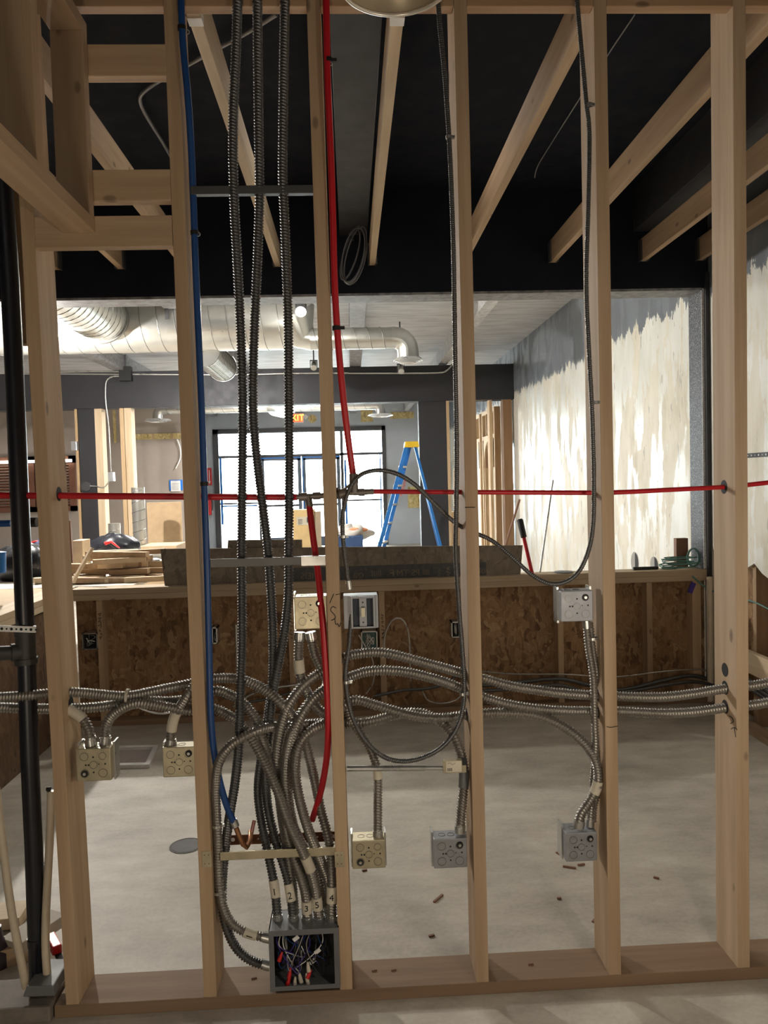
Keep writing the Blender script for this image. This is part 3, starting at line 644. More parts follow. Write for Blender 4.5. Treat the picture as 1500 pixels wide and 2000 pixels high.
band(904, 1355, .02, .009, (0, 0, 1), 'small strap on the looped cable at the third stud', M_galv)
band(670, 1048, .045, .0085, (0, 0, 1), 'small strap on the cable above the light switch', M_galv)

# ------------------------------------------------------------ water and drain pipes
def pipe(name, path, r, mat, label, cat='pipe', Y=None, n=14, step=.02):
    pts = cp(path, Y); return put(name, MB().tube(spline(pts, step), r, n), mat, smooth=60, label=label, cat=cat, org=pts[0])
bp = pipe('water_pipe', [(352, -40, -.012), (357, 80, -.012), (366, 180, -.010), (373, 280, .0), (378, 400, .012), (382, 520, .015), (388, 660, .015), (394, 800, .015), (399, 950, .015), (404, 1100, .015), (408, 1250, .015), (412, 1400, .015), (420, 1480, .02), (434, 1545, .03), (449, 1590, .04), (460, 1612, .045)], .0098, M_blue, 'blue plastic water pipe running down the second stud')
def crimp(par, px, py, Y, r, ax, mat, name='fitting', h=.02):
    c = at(px, py, Y=Y); ax = Vector(ax).normalized(); return put(name, MB().tube([c-ax*h/2, c+ax*h/2], r, 14), mat, par, smooth=40)
crimp(bp, 458, 1608, .045, .0115, (.35, 0, -1), M_galv, 'crimp_ring', .022)
for py in (55, 455, 945): crimp(bp, {55: 355, 455: 380, 945: 399}[py], py, {55: -.012, 455: .014, 945: .015}[py], .0118, (0.03, 0, -1), M_ink, 'pipe_clamp', .012)
pipe('copper_stub', [(461, 1616, .045), (469, 1638, .05), (478, 1655, .055), (486, 1652, .07), (489, 1636, .09), (489, 1625, .13)], .0075, M_cop, 'bent copper stub at the foot of the blue pipe')
pipe('copper_stub', [(489, 1640, .11), (493, 1618, .12), (497, 1602, .13)], .006, plain('pink_copper', (.55, .28, .24), .4, .5), 'short pink copper tail above the perforated strap')
rp = pipe('water_pipe', [(636, -40, -.024), (638, 60, -.024), (640, 160, -.022), (646, 300, -.016), (650, 420, -.012), (653, 540, -.01), (657, 620, .0), (664, 710, .02), (673, 800, .04), (683, 880, .06), (690, 930, .07)], .0098, M_red, 'red plastic riser pipe leaning from the top plate to the brass tee')
for px, py, Y in ((641, 118, -.022), (657, 641, .002)):
    crimp(rp, px, py, Y, .0118, (.03, 0, -1), M_ink, 'pipe_clamp', .012); c = at(px, py, Y=Y)
    put('clamp_tail', MB().box(c.x+.008, c.x+.024, c.y-.004, c.y+.004, c.z-.004, c.z+.005), M_ink, rp)
crimp(rp, 691, 935, .07, .0135, (0.05, 0, -1), M_brass, 'elbow', .03)
rl = pipe('water_pipe', [(-40, 967, .07), (60, 968, .07), (105, 968, .07), (200, 969, .07), (365, 970, .07), (480, 971, .07), (580, 971, .07)], .0098, M_red, 'red horizontal pipe left of the brass tees')
rr_ = pipe('water_pipe', [(728, 960, .07), (880, 961, .07), (1050, 962, .07), (1190, 962, .07), (1300, 957, .07), (1417, 951, .07), (1470, 946, .07), (1540, 938, .07)], .0072, M_red, 'thinner red horizontal pipe right of the brass tees, through the right studs')
rd = pipe('water_pipe', [(604, 985, .07), (611, 1045, .06), (620, 1110, .05), (628, 1190, .03), (634, 1270, .015), (639, 1350, .01), (641, 1420, .015), (638, 1480, .04), (627, 1545, .07), (609, 1604, .10)], .0098, M_red, 'red pipe bowing down from the left brass tee behind the conduit bundle')
ft = empty('pipe_fittings', at(600, 970, Y=.07), 'grey brass tees and ball valve joining the red pipes at the SW stud', 'pipe fitting')
def seg(a, b, r, nm, mat=M_brass, Y=.07): put(nm, MB().tube(cp([a, b], Y), r, 14), mat, ft, smooth=40)
seg((575, 971), (632, 968), .0085, 'tee_body'); seg((583, 971), (600, 970), .0125, 'hex_nut'); seg((611, 969), (626, 968), .0115, 'hex_nut'); seg((602, 968), (605, 990), .0105, 'tee_branch')
seg((632, 968), (668, 966), .0105, 'tee_body'); seg((662, 966), (678, 962), .0155, 'valve_body'); seg((672, 962), (706, 962), .0085, 'tee_body'); seg((700, 962), (712, 961), .0115, 'hex_nut'); seg((712, 961), (730, 960), .0088, 'tee_body')
seg((690, 930), (692, 962), .0130, 'tee_branch'); seg((672, 956), (684, 946), .004, 'valve_stem'); seg((660, 952), (660, 975), .004, 'valve_stem')
dp = empty('drain_pipe', at(79, 1930, Y=.07), 'thick black drain pipe standing left of the leftmost stud', 'pipe')
dpp = [(-2, 120), (6, 350), (20, 560), (27, 700), (37, 950), (43, 1080), (49, 1222)]
put('riser', MB().tube(cp(dpp, .07), .0262, 24), M_abs, dp, smooth=60)
put('tee_fitting', MB().tube(cp([(49, 1224), (49.5, 1240), (50, 1240), (51, 1285), (51, 1285), (52, 1296)], .07), [.031, .031, .0285, .0285, .0335, .0335], 24).tube([at(50, 1272, Y=.07), at(22, 1275, Y=.05), at(22, 1275, Y=.05), at(-40, 1278, Y=-.0)], [.026, .026, .021, .021], 20), M_absd, dp, smooth=40)
put('lower_pipe', MB().tube(cp([(52, 1296), (58, 1480), (66, 1650), (72, 1830)], .07), .0262, 24), M_abs, dp, smooth=60)
put('coupling', MB().tube(cp([(72, 1830), (73, 1845), (73.5, 1845), (76, 1935)], .07), [.028, .028, .0268, .0268], 24), M_abs, dp, smooth=60)
st = put('pipe_strap', MB().prism([at(-20, 1221, Y=.035), at(70, 1224, Y=.035), at(70, 1236, Y=.035), at(-20, 1233, Y=.035)], (0, .0015, 0)), M_white, label='white perforated strap holding the black drain pipe', cat='strap')
m = MB()
for k in range(9):
    c = at(-6+k*9.5, 1227.6+k*.3, Y=.034); m.cyl(c, c+Vector((0, -.0006, 0)), .0042 if k % 2 else .0028, 12)
put('holes', m, M_ink, st)
cpL = pipe('supply_pipe', [(-8, 1540, .03), (2, 1620, .03), (14, 1720, .03), (26, 1800, .03), (38, 1860, .03), (51, 1928, .03)], .0118, M_cream, 'left cream plastic pipe leaning towards the black drain', n=16)
cpR = pipe('supply_pipe', [(100, 1545, .09), (98, 1620, .085), (94, 1700, .07), (90, 1780, .055), (89, 1850, .05), (94, 1928, .05)], .0118, M_cream, 'right cream plastic pipe between the black drain and the leftmost stud', n=16)
put('pipe_cap', MB().cyl(at(91, 1541, Y=.09), at(99, 1541, Y=.09), .006), M_ink, cpR)
bs = put('pipe_boot', MB().prism([at(44, 1948, Y=-.01), at(108, 1946, Y=-.01), at(104, 1926, Y=-.01), at(52, 1926, Y=-.01)], (0, .13, 0)), M_grey, bevel=.004, label='grey boot block the drain and cream pipes enter', cat='block')
put('concrete_curb', B(-1.7, -.865, -.02, .12, 0, .05), plain('worn_curb', (.22, .19, .16), .8, 0, .3, 12), bevel=.006, label='worn grey curb under the drain pipes beside the bottom plate', cat='curb')

# ------------------------------------------------------------ metal boxes
def jbox(x0, y0, x1, y1, Yf, dep, label, mat=M_boxm, knocks=None, open_=None, name='junction_box'):
    a = at(x0, y1, Y=Yf); b = at(x1, y0, Y=Yf)
    X0, X1, Z0, Z1 = a.x, b.x, a.z, b.z; w_ = X1-X0; h_ = Z1-Z0
    e = empty(name, ((X0+X1)/2, Yf+dep/2, Z0), label, 'electrical box')
    put('box_body', B(X0, X1, Yf, Yf+dep, Z0, Z1), mat, e, bevel=.0025)
    for xa_, xb_ in ((X0-.004, X0+.0015), (X1-.0015, X1+.004)): put('mounting_bracket', B(xa_, xb_, Yf+dep*.5, Yf+dep+.012, Z0-.008, Z1+.008), M_galv, e)
    m = MB(); mi = MB(); md = MB()
    for fx, fz, r in ((.24, .76, .125), (.77, .76, .11), (.5, .5, .115), (.24, .24, .13), (.77, .24, .13)):
        c = Vector((X0+w_*fx, Yf, Z0+h_*fz)); R_ = r*w_
        m.ring(c, (0, -1, 0), R_, R_*.90, .0010, 24); mi.lathe(c+Vector((0, -.0001, 0)), (0, -1, 0), [(0, .0005), (R_*.86, .0005), (R_*.88, 0)], 24)
    for fx, fz in ((.5, .74), (.36, .5), (.28, .5), (.66, .52), (.84, .52), (.5, .27)):
        c = Vector((X0+w_*fx, Yf-.0008, Z0+h_*fz)); md.cyl(c, c+Vector((0, .001, 0)), .0026 if fx != .66 else .0017, 10)
    kx, kz = knocks or (.24, .24)
    c = Vector((X0+w_*kx, Yf-.001, Z0+h_*kz)); md.cyl(c, c+Vector((0, .0015, 0)), w_*.105, 22)
    put('knockout_rings', m, plain('dark_zinc', (.22, .2, .17), .4, .7), e); put('knockouts', mi, mat, e); put('screw_holes', md, M_ink, e)
    put('ground_screw', MB().cyl(c+Vector((0, -.001, 0)), c+Vector((0, -.0045, 0)), w_*.045, 14), M_galv, e)
    m = MB()
    for fx in (.28, .55): m.ring((X0+w_*fx, Yf+dep*.5, Z1), (0, 0, 1), .011, .0098, .0008, 20)
    put('top_knockout_rings', m, plain('dark_zinc', (.22, .2, .17), .4, .7), e)
    return e
jbox(150, 1461, 215, 1527, .02, .06, 'yellowish steel box on the leftmost stud with two conduits on top', knocks=(.24, .24))
jbox(319, 1458, 381, 1519, .03, .05, 'yellowish steel box on the left side of the blue pipe stud', knocks=(.8, .78))
jbox(689, 1640, 752, 1698, .02, .06, 'low steel box right of the SW stud beside the nail plate', knocks=(.24, .24))
jbox(848, 1637, 912, 1697, .02, .06, 'low steel box left of the third stud under the telescoping bar', mat=M_boxg, knocks=(.78, .78))
jbox(1106, 1625, 1166, 1684, .02, .07, 'low steel box left of the fourth stud with two conduits entering its top', mat=M_boxg, knocks=(.78, .78))
jbox(576, 1164, 638, 1230, .03, .06, 'cream steel box left of the SW stud half behind the red pipe', knocks=(.76, .78))
jbox(1096, 1153, 1158, 1215, .02, .06, 'grey junction box high on the fourth stud', mat=M_boxg, knocks=(.76, .78))
# light switch in a deep box with its plaster ring
a = at(672, 1230, Y=.03); b = at(738, 1163, Y=.03)
e = empty('switch_box', ((a.x+b.x)/2, .05, a.z), 'open switch box with a toggle switch right of the SW stud', 'electrical box')
X0, X1, Z0, Z1 = a.x, b.x, a.z, b.z
put('box_body', B(X0, X1, .04, .10, Z0, Z1), M_boxg, e, bevel=.002)
p = at(690, 1224, Y=.03); q = at(728, 1168, Y=.03)
put('plaster_ring', MB().box(p.x-.006, p.x, .026, .04, p.z-.006, q.z+.006).box(q.x, q.x+.006, .026, .04, p.z-.006, q.z+.006).box(p.x, q.x, .026, .04, p.z-.006, p.z).box(p.x, q.x, .026, .04, q.z, q.z+.006), M_boxg, e, bevel=.001)
put('dark_opening', B(p.x, q.x, .038, .0395, p.z, q.z), plain('dark_blue_interior', (.02, .03, .045), .6), e)
cx = (p.x+q.x)/2; sw = put('switch_strap', B(cx-.011, cx+.011, .030, .036, p.z, q.z), M_boxg, e, bevel=.001)
put('toggle', B(cx-.006, cx+.006, .018, .031, (p.z+q.z)/2-.012, (p.z+q.z)/2+.016), plain('ivory_toggle', (.75, .68, .5), .4), e, bevel=.002)
put('strap_screw', MB().cyl((cx, .0295, q.z-.012), (cx, .0305, q.z-.012), .0025, 10).cyl((cx, .0295, p.z+.012), (cx, .0305, p.z+.012), .0025, 10), M_ink, sw)
# grey panel at the foot of the bundle
a = at(528, 1937, Y=-.012); b = at(661, 1812, Y=-.012); X0, X1, Z0, Z1 = a.x, b.x, .04, b.z; Yf, Yb = -.012, .10
zb = a.z
pn = empty('panel_box', ((X0+X1)/2, .04, zb), 'grey open panel box full of wires on the bottom plate', 'electrical box')
t = .015
m = MB().box(X0, X1, Yf, Yf+.002, Z1-t*1.1, Z1).box(X0, X1, Yf, Yf+.002, zb, zb+t*.9).box(X0, X0+t, Yf, Yf+.002, zb+t*.9, Z1-t*1.1).box(X1-t, X1, Yf, Yf+.002, zb+t*.9, Z1-t*1.1)
put('front_flange', m, M_grey, pn)
zq = max(zb, .0395)
put('box_body', MB().box(X0, X0+.003, Yf+.002, Yb, zq, Z1).box(X1-.003, X1, Yf+.002, Yb, zq, Z1).box(X0, X1, Yf+.002, Yb, Z1-.003, Z1).box(X0, X1, Yf+.002, Yb, zq, zq+.003).box(X0, X1, Yb-.003, Yb, zq, Z1), M_grey, pn)
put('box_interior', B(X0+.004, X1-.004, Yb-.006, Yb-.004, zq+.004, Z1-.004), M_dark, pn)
wz0, wz1 = zb+.02, Z1-.02
wires = MB(); 
for k in range(26):
    xa = rng.uniform(X0+.02, X1-.02); xb_ = rng.uniform(X0+.02, X1-.02)
    pts = [(xa, rng.uniform(.03, .08), wz1), (xa+rng.uniform(-.03, .03), rng.uniform(.01, .07), wz0+.10), (xb_+rng.uniform(-.02, .02), rng.uniform(.005, .05), wz0+rng.uniform(.0, .05)), (xb_, rng.uniform(.01, .06), wz0+rng.uniform(.03, .12))]
    pts = [(min(max(p_[0], X0+.012), X1-.012), p_[1], max(p_[2], zq+.012)) for p_ in pts]
    kind = k % 5
    put('wire', MB().tube(spline(pts, .008), .0016, 6), [M_ink, M_blue, plain('dull_wire', (.30, .27, .25), .5), M_purple, M_ink][kind] if k > 2 else M_white, pn, smooth=60)
for px, py, ln, mt in ((548, 1868, .028, 'r'), (566, 1900, .03, 'r'), (564, 1915, .026, 'r'), (586, 1908, .034, 'y'), (600, 1912, .034, 'y'), (602, 1888, .028, 'y'), (604, 1902, .026, 'r'), (576, 1918, .03, 'y')):
    c = at(px, py, Y=.012); d = Vector((rng.uniform(-.5, .5), .1, 1)).normalized()
    put('wire_connector', MB().tube([c-d*ln/2, c-d*ln*.1, c+d*ln/2], [.0065, .006, .0028], 10), M_sred if mt == 'r' else M_tape, pn, smooth=50)
for px, py in ((578, 1833), (620, 1858), (610, 1878)):
    c = at(px, py, Y=.02); put('wire_tag', MB().bar(c-Vector((.008, 0, .006)), c+Vector((.008, 0, .006)), .001, .012), M_white, pn)

# horizontal supports between studs
def hbar(y0, y1, x0, x1, Y, dep, label, mat=M_galv, name='stud_bracket'):
    a = at(x0, y1, Y=Y); b = at(x1, y0, Y=Y); z0 = (a.z+at(x1, y1, Y=Y).z)/2; z1 = (b.z+at(x0, y0, Y=Y).z)/2
    return put(name, B(a.x, b.x, Y, Y+dep, z0, z1), mat, bevel=.001, label=label, cat='bracket')
o = hbar(362, 378, 372, 611, -.002, .022, 'steel strut across the three tall conduits high up', plain('dull_strut', (.10, .10, .10), .5, .5))
hbar(1090, 1106, 411, 590, .012, .012, 'steel strut behind the tall conduits at bar height', plain('grey_strut', (.15, .145, .14), .55, .5))
hbar(1086, 1105, 588, 640, .010, .016, 'sleeve end of the strut at bar height against the SW stud', M_galv)
hbar(1660, 1676, 430, 655, .02, .006, 'wide galvanised bar behind the conduit bundle', M_boxm)
for px, l in ((404, 'nail plate low on the blue pipe stud'), (663, 'nail plate low on the SW stud')):
    c = at(px, 1678, Y=0); pl = put('nail_plate', B(c.x-.014, c.x+.014, -.0022, -.0002, c.z-.024, c.z+.024), M_boxm, bevel=.0006, label='yellowish '+l, cat='plate')
    m = MB()
    for i in (-1, 1):
        for j in (-1, 1): q_ = Vector((c.x+.006*i, -.0024, c.z+.013*j)); m.cyl(q_, q_+Vector((0, .001, 0)), .0015, 8)
    put('nail_holes', m, M_ink, pl)
cs = put('perforated_strap', MB().prism([at(436, 1632, Y=.13), at(662, 1624, Y=.13), at(662, 1643, Y=.13), at(436, 1651, Y=.13)], (0, .002, 0)), M_copd, label='dark copper perforated strap across the bay behind the bundle', cat='strap')
m = MB()
for k in range(13):
    px = 455+k*16.5; c = at(px, 1640.5-(px-440)*.034, Y=.1295); m.cyl(c, c+Vector((0, -.0006, 0)), .0062 if k in (0, 12) else .0028, 14)
put('holes', m, M_white, cs)
tb = empty('telescoping_bar', at(680, 1501, Y=.06), 'round telescoping steel bar between the SW stud and third stud', 'bracket')
put('outer_tube', MB().tube(cp([(678, 1501), (830, 1500)], .0), .0085, 16), M_galv, tb, smooth=50)
put('inner_tube', MB().tube(cp([(820, 1500), (875, 1500)], .0), .0068, 16), M_galv, tb, smooth=50)
a = at(866, 1510, Y=-.01); b = at(910, 1484, Y=-.01)
lb = put('end_bracket', B(a.x, b.x, -.014, .006, a.z, b.z), M_boxm, tb, bevel=.001)
put('paper_label', B(a.x+.008, b.x-.014, -.0150, -.0142, a.z+.004, b.z-.001), M_tape, lb)
m = MB()
for k in range(5): m.box(a.x+.012+k*.003, a.x+.0135+k*.003, -.0155, -.0151, a.z+.007, a.z+.016)
m.tube(spline([(a.x+.012, -.0155, b.z-.008), (a.x+.02, -.0155, b.z-.004), (a.x+.026, -.0155, b.z-.012), (a.x+.036, -.0155, b.z-.006)], .002), .0005, 4)
put('printing', m, M_ink, lb); put('black_clip', B(b.x-.012, b.x+.002, -.0155, .006, b.z-.014, b.z+.002), M_ink, tb)
# hooks on the pipe clamps
for px, py, l, Y in ((366, 62, 'upper wire hook clip on the blue pipe', -.01), (645, 124, 'wire hook clip on the red riser pipe', -.02), (387, 457, 'lower wire hook clip on the blue pipe', .012)):
    put('hook_clip', MB().tube(spline([at(px-5, py-6, Y=Y), at(px+2, py-3, Y=Y), at(px+4, py+2, Y=Y), at(px, py+5, Y=Y), at(px-4, py+2, Y=Y)], .002), .0014, 6), M_alu, smooth=60, label=l, cat='clip')
# round reflector lamp housing at the very top
c = at(772, -37, Y=-.45)
rl_ = empty('reflector_lamp', c, 'round metal lamp reflector hanging at the top edge of the picture', 'lamp')
rr = .128
put('dish', MB().lathe(c, (0, 0, 1), [(rr, 0), (rr*.99, .004), (rr*.86, .035), (rr*.6, .07), (rr*.3, .09), (.001, .093)], 48), M_ring, rl_, smooth=40)
put('rolled_rim', MB().tube([c+Vector((math.cos(a_)*rr, math.sin(a_)*rr, 0)) for a_ in [2*PI*k/64 for k in range(65)]], .005, 10), M_rim, rl_, smooth=60)
m = MB()
for q in (.35, .55, .75): m.tube([c+Vector((math.cos(a_)*rr*q, math.sin(a_)*rr*q, .09*(1-q*q)+.004)) for a_ in [2*PI*k/48 for k in range(49)]], .0016, 6)
put('inner_rings', m, M_rim, rl_, smooth=60)
put('cord', MB().cyl(c+Vector((0, 0, .09)), (c.x, c.y, ZC), .004), M_ink, rl_)

# coil of grey cable hanging from the middle joist
e = empty('cable_coil', at(715, 440, Y=2.5), 'oval coil of grey cable hanging beside the middle joist', 'cable')
m = MB()
for k, (dx, w_, h_, ph) in enumerate(((0, 20, 54, .0), (4, 17, 57, .12), (-6, 13, 50, .25), (2, 22, 58, -.1))):
    pts = []
    for j in range(41):
        a_ = 2*PI*j/40; u = math.cos(a_)*w_; v_ = math.sin(a_)*h_; t_ = .22+ph*.3
        pts.append(at(690+dx+u*math.cos(t_)-v_*math.sin(t_)*1.0, 498+u*math.sin(t_)+v_*math.cos(t_), Y=2.5+k*.012+.01*math.sin(a_)))
    m.tube(pts, .0058, 8)
put('loops', m, M_flexd, e, smooth=60)
put('tie', MB().ring(at(684, 468, Y=2.52), (0.2, 0, 1), .022, .018, .02, 14), M_ink, e)
put('hanging_cord', MB().tube(spline([at(700, 446, Y=2.5), at(712, 442, Y=2.55), at(716, 428, Y=2.7), at(718, 400, Y=2.7)], .02), .005, 8), M_flexd, e)

# conduits and pull wires on the dark near ceiling
def emt(path, r, label, mat=M_galv, Z=None, cat='conduit', name='rigid_conduit'):
    pts = [at(p[0], p[1], Y=p[2]) for p in path]; return put(name, MB().tube(spline(pts, .04), r, 10), mat, smooth=60, label=label, cat=cat, org=pts[0])
z = ZC-.03
emt_pts = [at(540, 28, Z=z), at(480, 65, Z=z), at(370, 125, Z=z), at(300, 165, Z=z)]
put('rigid_conduit', MB().tube(spline(emt_pts+[at(276, 185, Z=z), at(274, 200, Z=z), at(285, 225, Z=z), at(323, 287, Z=z), at(350, 335, Z=z)], .03), .009, 10), plain('dull_emt', (.28, .28, .29), .45, .5), smooth=60, label='thin steel conduit bending across the dark near ceiling at left', cat='conduit')
put('pull_wire', MB().tube(spline([at(1240, 28, Z=z), at(1192, 100, Z=z), at(1137, 185, Z=z), at(1080, 275, Z=z), at(1050, 325, Z=z), at(1044, 348, Z=z-.03)], .03), .003, 6), plain('thin_grey_wire', (.3, .3, .3), .5), smooth=60, label='thin loose wire crossing the dark ceiling at right', cat='wire')

# ------------------------------------------------------------ cables and boxes along the half wall
def gcab(path, r, label, mat=M_flexd, Y=PY-.03): pts = cp(path, Y); put('grey_cable', MB().tube(spline(pts, .03), r, 8), mat, smooth=60, label=label, cat='cable', org=pts[0])
gcab([(925, 1340), (1000, 1334), (1090, 1326), (1150, 1338), (1210, 1348), (1300, 1328), (1355, 1320), (1400, 1334), (1420, 1342)], .014, 'thick grey cable looping along the foot of the half wall, upper one')
gcab([(900, 1352), (1000, 1346), (1090, 1338), (1150, 1352), (1230, 1350), (1300, 1338), (1360, 1332), (1420, 1345)], .012, 'thick grey cable looping along the foot of the half wall, lower one', Y=PY-.06)
gcab([(930, 1310), (1000, 1316), (1100, 1317), (1200, 1322), (1290, 1312), (1360, 1308), (1420, 1316)], .005, 'thin pale cable along the foot of the half wall at right', M_galv)
gcab([(730, 1360), (790, 1348), (840, 1344), (880, 1330), (905, 1300)], .010, 'grey cable sloping up behind the third near stud', M_flexd)
gcab([(750, 1270), (752, 1240), (765, 1212), (782, 1207), (795, 1225), (800, 1260), (802, 1330)], .006, 'hoop of pale cable standing against the strand board', M_galv)
gcab([(825, 1350), (835, 1368), (860, 1374), (890, 1368), (905, 1352)], .005, 'thin grey cable sagging near the foot of the half wall', M_galv)
gcab([(700, 1240), (715, 1265), (728, 1290), (730, 1330), (715, 1355)], .0045, 'thin pale wire dangling below the light switch', M_galv)
gcab([(455, 1380), (500, 1352), (560, 1340), (600, 1336)], .008, 'pale cable rising left of the SW stud near the half wall', M_galv)
gcab([(420, 1350), (445, 1365), (475, 1372), (520, 1365), (580, 1350)], .009, 'grey cable sagging low behind the tall conduits', M_flexd)
def pbox(x0, y0, x1, y1, label, mat=M_galv, inner=M_dark):
    a = at(x0, y1, Y=PY-.01); b = at(x1, y0, Y=PY-.01)
    e = empty('outlet_box', ((a.x+b.x)/2, PY, a.z), label, 'electrical box'); t_ = .008
    put('box_shell', MB().box(a.x, b.x, PY-.01, PY+.091, a.z, a.z+t_).box(a.x, b.x, PY-.01, PY+.08, b.z-t_, b.z).box(a.x, a.x+t_, PY-.01, PY+.08, a.z, b.z).box(b.x-t_, b.x, PY-.01, PY+.08, a.z, b.z), mat, e)
    put('box_back', B(a.x+t_, b.x-t_, PY+.04, PY+.045, a.z+t_, b.z-t_), inner, e)
    m = MB()
    for k in range(5):
        p_ = [(rng.uniform(a.x+.02, b.x-.02), PY+rng.uniform(-.005, .03), rng.uniform(a.z+.015, b.z-.015)) for _ in range(4)]; m.tube(spline(p_, .006), .003, 5)
    put('wires', m, M_galv, e)
pbox(161, 1236, 190, 1270, 'open metal outlet box left of the handwritten half wall stud')
pbox(414, 1225, 424, 1258, 'narrow outlet box showing right of the blue pipe')
pbox(882, 1214, 898, 1246, 'small outlet box left of the third near stud on the half wall')
pbox(706, 1232, 737, 1272, 'outlet box with green wiring just below the light switch', M_galv, M_green)
put('conduit_stub', MB().cyl(at(461, 1220, Y=PY-.02), (at(463, 1300, Y=PY-.02).x, PY-.02, 0), .010), M_galv, smooth=60, label='short upright pipe with blue top behind the tall conduits', cat='pipe')

# ------------------------------------------------------------ things on the bar and against the right wall
def lean(name, a, b, r, mat, label, grip=None):
    o = put(name, MB().cyl(a, b, r, 12), mat, smooth=50, label=label, cat='rod', org=b)
    if grip: put('grip', MB().tube([a, a.lerp(b, .02), a.lerp(b, .30), a.lerp(b, .31)], [r*1.3, r*1.75, r*1.65, r*1.2], 12), grip, o, smooth=50)
    return o
lean('pry_rod', at(1015, 1014, Y=2.95), at(1042, 1132, Y=2.85)+Vector((0, 0, .0)), .0125, M_red, 'red rod with a black grip leaning on the bar', M_ink)
zb_ = at(1055, 1131, Y=2.9)
lean('metal_rod', at(1080, 938, Y=3.3), Vector((at(1055, 1131, Y=2.93).x, 2.93, PZ+.002)), .007, M_galv, 'thin grey rod leaning against the patched wall')
lean('wooden_rod', at(1015, 975, Y=6.0), Vector((at(940, 1110, Y=6.0).x, 6.0, 0)), .012, M_brown, 'thin reddish stick leaning behind the bar')
put('metal_disc', MB().lathe((at(1102, 1128, Y=2.86).x, 2.875, PZ+.0005), (0, 0, 1), [(.001, 0), (.06, 0), (.066, .004), (.06, .008), (.001, .010)], 32), M_grey, smooth=40, label='flat grey disc lying on the bar left of the grey box stud', cat='disc')
c = at(1262, 1122, Y=2.87); t0 = at(1237, 1122, Y=2.87); t1 = at(1285, 1124, Y=2.87)
put('marker_tube', MB().cyl((t0.x, 2.87, PZ+.012), (t1.x, 2.87, PZ+.012), .011, 14), M_ink, smooth=50, label='slim black tube lying on the bar below the oval wall holes', cat='tube')
m = MB(); cx, cy = at(1328, 1120, Y=2.87).x, 2.88
for k in range(9):
    rx = rng.uniform(.10, .135); tilt = rng.uniform(-.12, .18); ox = rng.uniform(-.015, .02); zz = PZ+.012+k*.008
    m.tube([(cx+ox+rx*math.cos(2*PI*j/36), cy+.06*math.sin(2*PI*j/36), max(PZ+.006, zz+tilt*rx*math.cos(2*PI*j/36+k)+.02*tilt)) for j in range(37)], .0035, 6)
for k in range(3): m.tube([(cx+.085+.04*math.cos(2*PI*j/30)+k*.005, cy-.02, PZ+.075+.062*math.sin(2*PI*j/30)) for j in range(31)], .0035, 6)
gc = put('cable_coil', m, M_green, smooth=60, label='loose coil of green cable on the right end of the bar', cat='cable')
put('purple_tag', MB().bar(at(1355, 1138, Y=2.79), at(1347, 1158, Y=2.79), .012, .03), M_purple, gc)
put('cable_tail', MB().tube(spline([at(1352, 1125, Y=2.80), at(1375, 1145, Y=2.775), at(1400, 1157, Y=2.7), at(1470, 1175, Y=2.3), at(1520, 1200, Y=2.1)], .02), .006, 8), M_green, gc, smooth=60)
def oval(px, py, hw, hh, l):
    c = at(px, py, X=XR-.001); p = at(px-hw, py, X=XR-.001); ry = abs(c.y-p.y); rz = abs(at(px, py-hh, X=XR-.001).z-c.z)
    pts = [(XR-.002, c.y+ry*math.cos(2*PI*k/28), c.z+rz*math.sin(2*PI*k/28)) for k in range(28)]
    o = put('wall_hole', MB().prism(pts, (.003, 0, 0)), plain('grey_hole_lining', (.36, .35, .33), .8), label=l, cat='hole')
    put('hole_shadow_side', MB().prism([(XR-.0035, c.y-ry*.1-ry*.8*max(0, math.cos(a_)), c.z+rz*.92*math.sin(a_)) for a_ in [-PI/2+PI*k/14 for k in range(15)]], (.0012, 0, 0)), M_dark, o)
oval(1240, 1099, 7.5, 21, 'left of two oval holes cut in the patched wall above the bar')
oval(1278, 1104, 8, 17, 'right of two oval holes cut in the patched wall above the bar')
a = at(1321, 1125, X=XR-.05)
put('wood_offcut', B(at(1318, 1060, Y=2.98).x, at(1341, 1060, Y=2.98).x, 2.955, 3.0, PZ, at(1330, 1051, Y=2.98).z), M_brown, bevel=.002, label='dark upright offcut against the wall by the green coil', cat='offcut')
# lower right: exposed studs, rails and cables behind the torn plaster
for k, y in enumerate((2.70, 2.28, 1.88, 1.47, 1.06)):
    put('cavity_stud', B(XR+.02, XR+.108, y-.019, y+.019, 0, 1.06 if k else 1.1), W['z'], bevel=.002, label=['exposed stud in the corner beside the half wall', 'exposed stud behind the rightmost near stud', 'exposed stud right of the rightmost near stud', 'exposed stud at the right picture edge', 'exposed stud just outside the right picture edge'][k], cat='stud')
a = at(1466, 1272, X=XR-.02); b = at(1500, 1290, X=XR-.02)
put('wall_rail', B(XR-.038, XR-.001, .6, a.y+.3, a.z-.13, a.z), WH['y'], bevel=.002, label='pale horizontal board nailed low on the right wall', cat='framing lumber')
put('wall_rail', B(XR-.09, XR-.001, .5, YD-.12, 0.0, .038), WD['y'], bevel=.002, label='dusty bottom plate along the right wall', cat='framing lumber')
ps = put('perforated_strap', MB().box(XR-.004, XR-.001, 1.3, 2.35, at(1482, 893, X=XR).z, at(1482, 884, X=XR).z), M_dkbeam, label='black perforated strap on the right wall at eye height', cat='strap')
m = MB()
for k in range(24): m.cyl((XR-.0045, 2.3-k*.04, at(1482, 888.5, X=XR).z), (XR-.0035, 2.3-k*.04, at(1482, 888.5, X=XR).z), .006 if k % 2 else .004, 10)
put('holes', m, M_white, ps)
